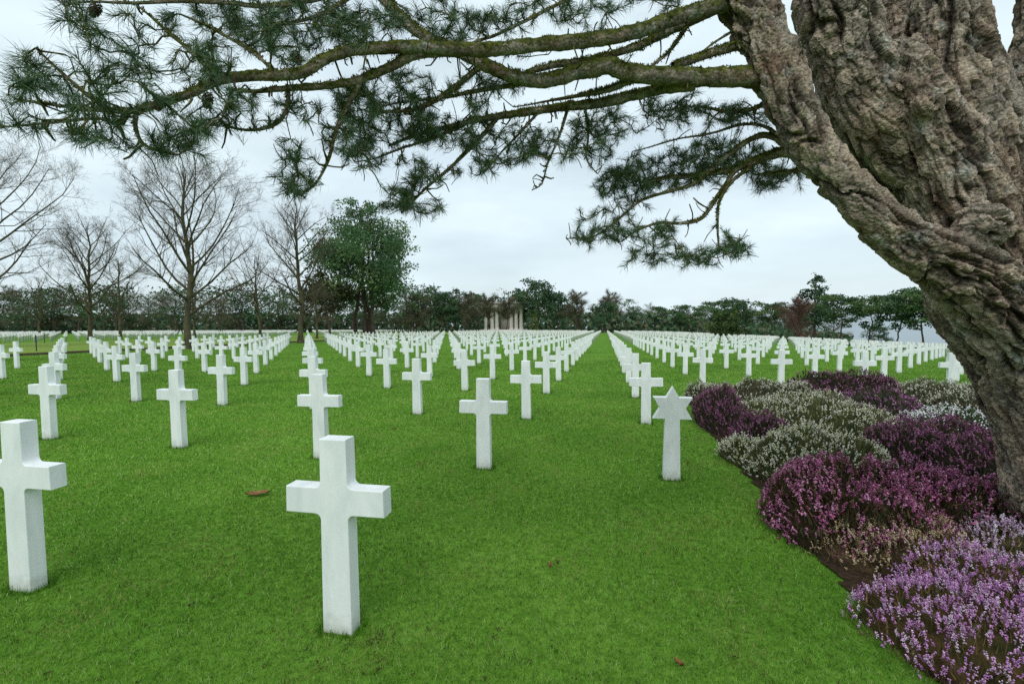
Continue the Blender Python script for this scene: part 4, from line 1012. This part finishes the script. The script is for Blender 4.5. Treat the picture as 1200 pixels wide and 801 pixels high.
def twig_ball_tree(seed, H, n, shape, pal, clear=.2):
    """far leafless tree: trunk, limbs and a haze of fine twigs"""
    r_ = np.random.default_rng(seed); gb = Geo(); gl = Geo(); pal = np.array(pal)
    zt = np.linspace(0, 1, 10); T = np.stack([np.cumsum(r_.normal(0, .01, 10)) * H, np.cumsum(r_.normal(0, .01, 10)) * H, zt * H * .9], -1)
    V, Fq = tube(T, H * .014 * (1 - zt) ** .8 + .03, 7); gb.add(V, Fq)
    lim = []
    for j in range(26):
        f = clear + (.95 - clear) * (j + r_.random()) / 26; p = T[min(int(f * 9), 9)] * 1.0; az = j * 2.4 + r_.normal(0, .4); el = R(r_.uniform(15, 55))
        d = np.array([math.cos(az) * math.cos(el), math.sin(az) * math.cos(el), math.sin(el)]); L_ = shape(f) * H * r_.uniform(.7, 1.1)
        P = p + d * (np.linspace(0, 1, 5) * L_)[:, None] + np.vstack([[0, 0, 0], np.cumsum(r_.normal(0, .06, (4, 3)) * L_, 0)])
        V, Fq = tube(P, np.linspace(.06, .02, 5), 4); gb.add(V, Fq); lim.append((P, L_))
    for P, L_ in lim:
        k = n // 26; t_ = r_.uniform(.15, 1, k) * 4; i_ = np.minimum(t_.astype(int), 3); b0 = P[i_] + (P[i_ + 1] - P[i_]) * (t_ - i_)[:, None]
        D = norm((P[-1] - P[0])[None] / L_ * .7 + r_.normal(0, .9, (k, 3)) + np.array([0, 0, .15])); ln = L_ * r_.uniform(.15, .5, k)
        V, Fc, C = spikes(b0, D, ln, np.full(k, .034), pal[r_.integers(0, len(pal), k)] * r_.uniform(.7, 1.3, (k, 1)), r_); gl.add(V, Fc, C)
        e = b0 + D * (ln * .5)[:, None]; D2 = norm(D + r_.normal(0, .6, (k, 3)))
        V, Fc, C = spikes(e, D2, ln * .6, np.full(k, .022), pal[r_.integers(0, len(pal), k)] * r_.uniform(.7, 1.3, (k, 1)), r_); gl.add(V, Fc, C)
    return gb, gl

def put_tree(name, label, meshes, loc, H=1.0, rz=0.0, group=None, parts=('trunk', 'crown'), cat='tree', sx=1.0):
    root = empty(name, loc, rz); root.scale = (H * sx, H * sx, H)
    tag(root, label, cat, group)
    for nm, me in zip(parts, meshes): obj(nm, me, root)
    return root

def spot(px, Y):
    d = ray(px, 386); x = d[0] / d[1] * Y
    return x, Y, float(zg(x, Y))
def height(px, Y, top): return float(at(px, top, Y)[2] - spot(px, Y)[2])

# leafless trees along the alley
BL = ['tall leafless tree with mossy trunk, the most prominent bare one left of centre', 'upright slender leafless tree beside the big round pine', 'leafless tree with thick pale trunk, left of the tallest bare one',
      'low leafless tree between the tallest bare tree and the slender one', 'leafless tree whose trunk is cut off by the left picture edge', 'short thin leafless tree just right of the slender bare tree',
      'small leafless tree with crooked trunk behind the alley', 'small leafless tree right behind the tallest bare tree', 'small leafless tree near the left edge before the dark wood']
for k, ((kind, bp_, top, _), (x, y)) in enumerate(zip(TREES, tree_spots)):
    z = float(zg(x, y)); H = float(at(bp_[0], top, y)[2] - z)
    gb, gt_ = bare_tree(100 + k, H, spread=(.52, .36, .50, .50, .54, .36, .44, .44, .46)[k], clear=(.17, .20, .16, .2, .12, .25, .2, .2, .2)[k], dens=(.92, .95, .9, .8, .95, .6, .7, .7, .7)[k], lean=(.0, -.01, .02, 0, .01, -.03, .03, 0, 0)[k])
    put_tree('bare_tree', BL[k], (gb.mesh('trunk', M['barebark'], True), gt_.mesh('crown', M['twigbark'])), (x, y, z), group='leafless trees along the grass alley')

PG = [(0.0697, 0.132, 0.0585), (0.0961, 0.165, 0.0676), (0.0558, 0.105, 0.052), (0.1318, 0.195, 0.0754)]
DG = [(0.0676, 0.1215, 0.066), (0.0885, 0.1485, 0.0766), (0.0547, 0.1013, 0.0581)]
YG = [(0.13, 0.1875, 0.042), (0.0975, 0.15, 0.036), (0.169, 0.2125, 0.06)]
BR = [(.140, .132, .082), (.17, .16, .10), (.105, .10, .064)]
RB = [(0.143, 0.0744, 0.0624), (0.182, 0.102, 0.084), (0.1105, 0.06, 0.0516)]

# big round pine of the middle distance
Yp = 78.0; Hp = height(428, Yp, 231)
egg = lambda f: .36 * math.sin(math.pi * min(1, max(0, (f - .10) / .92)) ** .78) ** .9 + .015
gb, gl = needle_tree(5, Hp, egg, 30000, [tuple(c * 1.45 for c in q) for q in PG], size=.44, trunks=5, clear=.22, flat=.70, nlimb=40, var=(.5, 1.2), cl=.68)
put_tree('pine_tree', 'big dense round-crowned pine with several trunks right of the bare trees', (gb.mesh('trunk', M['farbark'], True), gl.mesh('crown', M['leaf'])), spot(432, Yp), rz=.4)
# small evergreen in front of it on the left
gb, gl = needle_tree(6, 1.0, lambda f: .40 * math.sin(math.pi * min(1, f * .9 + .1)) ** .7, 2600, [(.05, .062, .026), (.065, .075, .03), (.04, .05, .024)], size=.055, clear=.35)
put_tree('small_tree', 'small dull green tree in front of the big round pine', (gb.mesh('trunk', M['farbark'], True), gl.mesh('crown', M['leaf'])), spot(386, 70), H=height(386, 70, 312))

# prototypes for the far line (unit height)
umb = lambda f: .12 + .34 * max(0, min(1, (f - .35) / .35)) * (1 - max(0, (f - .8) / .25) * .7)
cone_ = lambda f: .30 * (1 - f) ** .7 + .05
ball = lambda f: .42 * math.sin(math.pi * min(1, max(0.02, f * .95))) ** .6
PRO = {}
for k in range(3):
    gb, gl = needle_tree(20 + k, 1.0, ball, 3000, DG + PG[:2], size=.050, clear=.30); PRO['pine%d' % k] = (gb.mesh('trunk', M['farbark']), gl.mesh('crown', M['leaf']))
for k in range(3):
    gb, gl = needle_tree(30 + k, 1.0, umb, 3600, PG, size=.046, clear=.36, tk_=.013, flat=.36, nlimb=22); PRO['umb%d' % k] = (gb.mesh('trunk', M['farbark']), gl.mesh('crown', M['leaf']))
for k in range(2):
    gb, gl = needle_tree(40 + k, 1.0, cone_, 2600, DG, size=.045, clear=.22); PRO['fir%d' % k] = (gb.mesh('trunk', M['farbark']), gl.mesh('crown', M['leaf']))
for k in range(3):
    gb, gl = twig_ball_tree(50 + k, 12.0, 8600, lambda f: .34 * math.sin(math.pi * min(1, f * .9 + .08)) ** .6, BR); PRO['brown%d' % k] = (gb.mesh('trunk', M['farbark']), gl.mesh('crown', M['leaf']))
gb, gl = twig_ball_tree(58, 12.0, 8000, lambda f: .36 * math.sin(math.pi * min(1, max(.05, (f - .35) / .7))) ** .6, BR, clear=.5); PRO['high0'] = (gb.mesh('trunk', M['farbark']), gl.mesh('crown', M['leaf']))
gb, gl = twig_ball_tree(60, 12.0, 6500, lambda f: .46 * math.sin(math.pi * min(1, f * .9 + .08)) ** .6, RB, clear=.12); PRO['red0'] = (gb.mesh('trunk', M['farbark']), gl.mesh('crown', M['leaf']))
gb, gl = needle_tree(70, 1.0, lambda f: .15 * (1 - f) ** .5 + .02, 1500, YG, size=.05, clear=.02); PRO['col0'] = (gb.mesh('trunk', M['farbark']), gl.mesh('crown', M['leaf']))
gb, gl = needle_tree(71, 1.0, lambda f: .52 * math.sin(math.pi * min(1, f * .8 + .18)) ** .6, 2600, [(.07, .115, .04), (.09, .13, .045), (.05, .085, .03)], size=.085, clear=.05); PRO['bush0'] = (gb.mesh('trunk', M['farbark']), gl.mesh('crown', M['leaf']))

FAR = [ # prototype, pixel x, distance, top pixel y, label
 ('brown0', 485, 150, 338, 'brown leafless tree in the far line just right of the big round pine'), ('pine0', 505, 165, 338, 'dark pine in the far line near the big round pine'), ('pine2', 520, 152, 339, 'dark rounded pine far behind the crosses, left of the stone columns'),
 ('fir0', 532, 165, 334, 'narrow dark conifer far behind the crosses, left of the stone columns'), ('brown2', 548, 152, 341, 'brown leafless tree beside the stone columns on their left'), ('pine1', 562, 165, 340, 'dark rounded pine rising behind the stone columns on the left'),
 ('high0', 571, 144, 346, 'small brown tree in front of the left stone columns'), ('high0', 593, 144, 349, 'small brown tree in front of the middle of the stone columns'),
 ('fir1', 606, 165, 334, 'loose dark conifer just right of the stone columns'), ('pine2', 630, 158, 324, 'tallest dark pine of the far centre, with rounded top'), ('pine1', 655, 160, 337, 'dark broad pine right of the tallest far centre pine'),
 ('brown2', 676, 158, 336, 'thin brown leafless tree in the far line right of centre'), ('brown1', 714, 190, 336, 'pale round-topped leafless tree at the end of the grass aisle'), ('pine1', 703, 150, 352, 'low dark pine closing the end of the grass aisle'),
 ('pine0', 745, 190, 362, 'low far pine right of the grass aisle end'), ('umb1', 768, 190, 359, 'flat-topped low far pine right of the aisle'), ('pine2', 795, 185, 364, 'small far pine at the lowest dip of the tree line'),
 ('umb2', 808, 165, 357, 'dark spreading pine left of the bushy green tree'), ('umb0', 842, 140, 352, 'broad pine just behind the bushy green tree on the left'), ('pine1', 868, 140, 347, 'tall dark pine just behind the yellow-green column shrub'),
 ('umb1', 898, 135, 355, 'dark pine between the yellow-green shrub and the red-brown tree'), ('fir0', 953, 120, 316, 'tallest conifer on the right, layered, behind the red-brown tree'), ('umb2', 985, 105, 345, 'windswept pine right of the red-brown tree'),
 ('umb0', 1018, 98, 346, 'windswept pine with leaning trunk, second right of the red-brown tree'), ('umb1', 1048, 92, 345, 'windswept dark pine left of the bright green one'), ('umb2', 1082, 88, 336, 'bright green spreading pine beside the leaning trunk'),
 ('umb0', 1125, 86, 340, 'pine half hidden behind the big leaning trunk'), ('pine0', 1030, 110, 378, 'small round pine under the windswept pines'),
]
GRP = {'pine': 'far dark pines', 'umb': 'far spreading pines', 'fir': 'far conifers', 'brow': 'far leafless trees'}
for k, (pn, px, Y, top, lab) in enumerate(FAR):
    H = height(px, Y, top); H = H / 12.0 if pn[:4] in ('brow', 'high') else H
    put_tree({'b': 'bare_tree', 'h': 'bare_tree', 'f': 'fir_tree'}.get(pn[0], 'pine_tree'), lab, PRO[pn], spot(px, Y), H=H, rz=k * 1.3, group='trees of the far tree line', sx=1.12 if pn.startswith('umb') else 1.0)
put_tree('bare_tree', 'round red-brown leafless tree on the right beyond the crosses', PRO['red0'], spot(936, 88), H=height(936, 88, 345) / 12.0)
put_tree('column_shrub', 'narrow yellow-green column-shaped shrub behind the bushy tree on the right', PRO['col0'], spot(857, 76), H=height(857, 76, 356), rz=.3)
put_tree('bushy_tree', 'low bushy bright green tree before the yellow-green column on the right', PRO['bush0'], spot(846, 72), H=height(846, 72, 363))
put_tree('column_shrub', 'narrow yellow-green cone-shaped shrub right of the stone columns', PRO['col0'], spot(626, 140), H=height(626, 140, 361), rz=1.1)

# the dark wood closing the view: trees stand too close to be told apart
def wood():
    r_ = np.random.default_rng(3); names = ['pine0', 'pine1', 'pine2', 'brown0', 'brown1', 'brown2', 'umb0']
    gl = Geo(); gb = Geo(); cache = {}
    def arr(me):
        if me.name in cache: return cache[me.name]
        v = np.empty(len(me.vertices) * 3, np.float32); me.vertices.foreach_get('co', v)
        me.calc_loop_triangles(); t_ = np.empty(len(me.loop_triangles) * 3, np.int32); me.loop_triangles.foreach_get('vertices', t_)
        c_ = None
        if 'col' in me.attributes:
            c_ = np.empty(len(v) // 3 * 4, np.float32); me.attributes['col'].data.foreach_get('color', c_); c_ = c_.reshape(-1, 4)[:, :3]
        cache[me.name] = (v.reshape(-1, 3).astype(float), t_.reshape(-1, 3), c_); return cache[me.name]
    spots_ = [(px + r_.normal(0, 5), 150 + r_.uniform(-8, 45), r_.uniform(326, 344)) for px in np.arange(-60, 500, 11)]
    spots_ += [(px + r_.normal(0, 5), 195 + r_.uniform(0, 40), (r_.uniform(340, 354) if px < 700 else r_.uniform(350, 361))) for px in np.arange(480, 970, 11)]
    for px, Y, top in spots_:
        nm = names[int(r_.integers(0, len(names)))]; H = height(px, Y, top) / (12.0 if nm.startswith('brown') else 1.0)
        a = r_.random() * 6.28; rot = np.array([[math.cos(a), -math.sin(a), 0], [math.sin(a), math.cos(a), 0], [0, 0, 1]])
        base = np.array(spot(px, Y)); w_ = 1.25
        tr, cr = PRO[nm]
        v, t_, _ = arr(tr)
        if r_.random() < .5: gb.add(v @ rot.T * H + base, t_)
        v, t_, c_ = arr(cr)
        per = 4 if nm[0] in 'pu' else 3; nq = len(v) // per; sel = np.sort(r_.choice(nq, int(nq * .25), False)); vi = (sel[:, None] * per + np.arange(per)).ravel()
        gl.add(v[vi] @ rot.T * (H * np.array([w_, w_, 1])) + base, np.arange(len(vi)).reshape(-1, per), c_[vi])
    # undergrowth
    n = 16000; px = r_.uniform(-80, 1000, n); Y = 176 + r_.uniform(0, 40, n); d = np.stack([ray(a, 386) for a in px]); x = d[:, 0] / d[:, 1] * Y
    z = zg(x, Y) + r_.random(n) ** 1.3 * 7.0
    pal = np.array(DG + BR[:1]); V, Fq, C = leaf_cards(np.stack([x, Y, z], -1), r_.uniform(1.0, 2.4, n), pal[r_.integers(0, len(pal), n)], r_, .8); gl.add(V, Fq, C)
    return gb.mesh('wood_trunks', M['farbark']), gl.mesh('wood', M['leaf'])
wt, wl = wood()
wr = empty('wood', (0, 0, 0)); tag(wr, 'dark mixed wood closing the view behind the crosses', 'wood', kind='stuff')
obj('trunks', wt, wr)['kind'] = 'stuff'; obj('crowns', wl, wr)['kind'] = 'stuff'

# ------------------------------------------------------------------ memorial colonnade among the far trees
def box_geo(g_, x0, x1, y0, y1, z0, z1):
    v = [(x, y, z) for x in (x0, x1) for y in (y0, y1) for z in (z0, z1)]
    g_.add(v, [[0, 1, 3, 2], [4, 6, 7, 5], [0, 4, 5, 1], [2, 3, 7, 6], [0, 2, 6, 4], [1, 5, 7, 3]])
mx_, my_, mz_ = spot(590, 160)
mem = empty('memorial_colonnade', (mx_, my_, mz_), -.08); tag(mem, 'pale stone colonnade half hidden among the far trees', 'memorial')
g_ = Geo(); box_geo(g_, -7.5, 7.5, -2, 6, -.4, .9); obj('base', g_.mesh('base', M['stone']), mem)
g_ = Geo(); box_geo(g_, -7, 7, -1.2, 5, 7.6, 9.2); box_geo(g_, -7.3, 7.3, -1.5, 5.3, 9.2, 9.7); obj('entablature', g_.mesh('entablature', M['stone']), mem)
g_ = Geo(); box_geo(g_, -1.2, 3.2, 3.0, 4.4, .9, 7.6); obj('wall', g_.mesh('wall', M['stone']), mem)
def col_mesh():
    z = np.array([0, .25, .3, .6, 3, 6.0, 6.3, 6.35, 6.7]); r_ = np.array([.75, .75, .68, .60, .58, .53, .6, .72, .72])
    V, Fq = tube(np.stack([0 * z, 0 * z, z], -1), r_, 14); gg = Geo(); gg.add(V, Fq); return gg.mesh('column', M['stone'], True)
cm_ = col_mesh()
for cx in (-5.6, -3.6, -2.1, 2.6, 4.2, 5.8):
    o = obj('column', cm_, mem); o.location = (cx, -.3, .9)

# ------------------------------------------------------------------ low hedge, posts, small litter
def hedge(name, label, pts, h, wd_, n, pal):
    r_ = np.random.default_rng(len(label)); P = spline(np.array(pts, float), 12); seg = r_.random(n) * (len(P) - 1); i_ = np.minimum(seg.astype(int), len(P) - 2)
    p = P[i_] + (P[i_ + 1] - P[i_]) * (seg - i_)[:, None]; x = p[:, 0] + r_.normal(0, wd_ * .35, n); y = p[:, 1] + r_.normal(0, wd_ * .35, n)
    base = np.array([P[0, 0], P[0, 1], float(zg(P[0, 0], P[0, 1]))])
    q = np.stack([x, y, zg(x, y) + r_.random(n) * h], -1) - base; pal = np.array(pal)
    V, Fq, C = leaf_cards(q, r_.uniform(.2, .4, n), pal[r_.integers(0, len(pal), n)] * r_.uniform(.7, 1.3, (n, 1)), r_, .7)
    o = obj(name, np_mesh(name, V, Fq, M['leaf'], {'col': C})); o.location = base
    return tag(o, label, 'hedge')
hedge('hedge', 'low dark clipped hedge along the right edge of the graves', [sy(44.5, l) for l in (10, 40, 70, 100, 140)], .75, .8, 9000, DG + [(.05, .045, .03)])
def post_mesh():
    g_ = Geo(); z = np.array([-.1, .02, .05, .85, .9, .97, 1.0]); r_ = np.array([.045, .045, .03, .03, .04, .036, .012])
    V, Fq = tube(np.stack([0 * z, 0 * z, z], -1), r_, 10); g_.add(V, Fq); return g_.mesh('bollard', M['iron'], True)
pm = post_mesh()
for (px, py, lab) in [(43, 413.5, 'thin dark iron post on the alley grass, nearest the left edge'), (52.5, 403.5, 'smaller dark iron post farther back on the alley grass')]:
    x, y = hit(px, py); o = obj('iron_post', pm); o.location = (x, y, float(zg(x, y)) + .1); tag(o, lab, 'post', 'iron posts on the alley')
def curled_leaf(seed, L_):
    r_ = np.random.default_rng(seed); k = 9; t_ = np.linspace(-1, 1, k); wv = L_ * .24 * (1 - t_ ** 2) ** .6
    z = .012 + .012 * t_ ** 2 + r_.normal(0, .002, k)
    V = np.concatenate([np.stack([t_ * L_ * .5, -wv, z + .012], -1), np.stack([t_ * L_ * .5, 0 * t_, z - .006], -1), np.stack([t_ * L_ * .5, wv, z + .014], -1)])
    f = [[a * k + j, a * k + j + 1, (a + 1) * k + j + 1, (a + 1) * k + j] for a in (0, 1) for j in range(k - 1)]
    bm_ = np_mesh('fallen_leaf', V, np.array(f), M['deadleaf'], smooth=True); return bm_
for k, (px, py, L_, lab) in enumerate([(302, 581, .20, 'curled brown dead leaf lying on the lawn left of the largest cross'), (645, 667, .05, 'small brown leaf on the lawn right of the largest cross'), (796, 783, .05, 'tiny reddish leaf on the lawn at the bottom edge'), (462, 504, .07, 'small brown leaf on the lawn behind the largest cross'), (806, 545, .06, 'small orange-brown leaf on the lawn right of the star headstone')]):
    x, y = hit(px, py); o = obj('fallen_leaf', curled_leaf(k, L_)); o.location = (x, y, float(zg(x, y)) + .014); o.rotation_euler = (0, 0, .3 + k); o.scale = (1, 1, .8); tag(o, lab, 'leaf')


# worm casts and soil crumbs in the turf
def crumbs():
    r_ = np.random.default_rng(12); k = 170; y = 1.9 + 12 * r_.random(k) ** 1.6; x = (r_.random(k) * 2 - 1) * y * 1.05; m_ = ~in_bed(x, y); x, y = x[m_], y[m_]
    x = np.concatenate([x, -.62 + r_.normal(0, .12, 16)]); y = np.concatenate([y, 2.32 + r_.normal(0, .07, 16)])
    P = np.repeat(np.stack([x, y, zg(x, y) + .012], -1), 7, 0) + r_.normal(0, .008, (len(x) * 7, 3)) * np.array([1, 1, .5])
    C = np.array([.055, .036, .022]) * r_.uniform(.5, 1.6, (len(P), 1))
    V, Fc, C = tetra_cloud(P, r_.uniform(.002, .006, len(P)), C, r_); return np_mesh('worm_casts', V, Fc, M['heath'], {'col': C})
tag(obj('worm_casts', crumbs()), 'scattered dark worm casts and soil crumbs in the lawn', 'soil', kind='stuff')
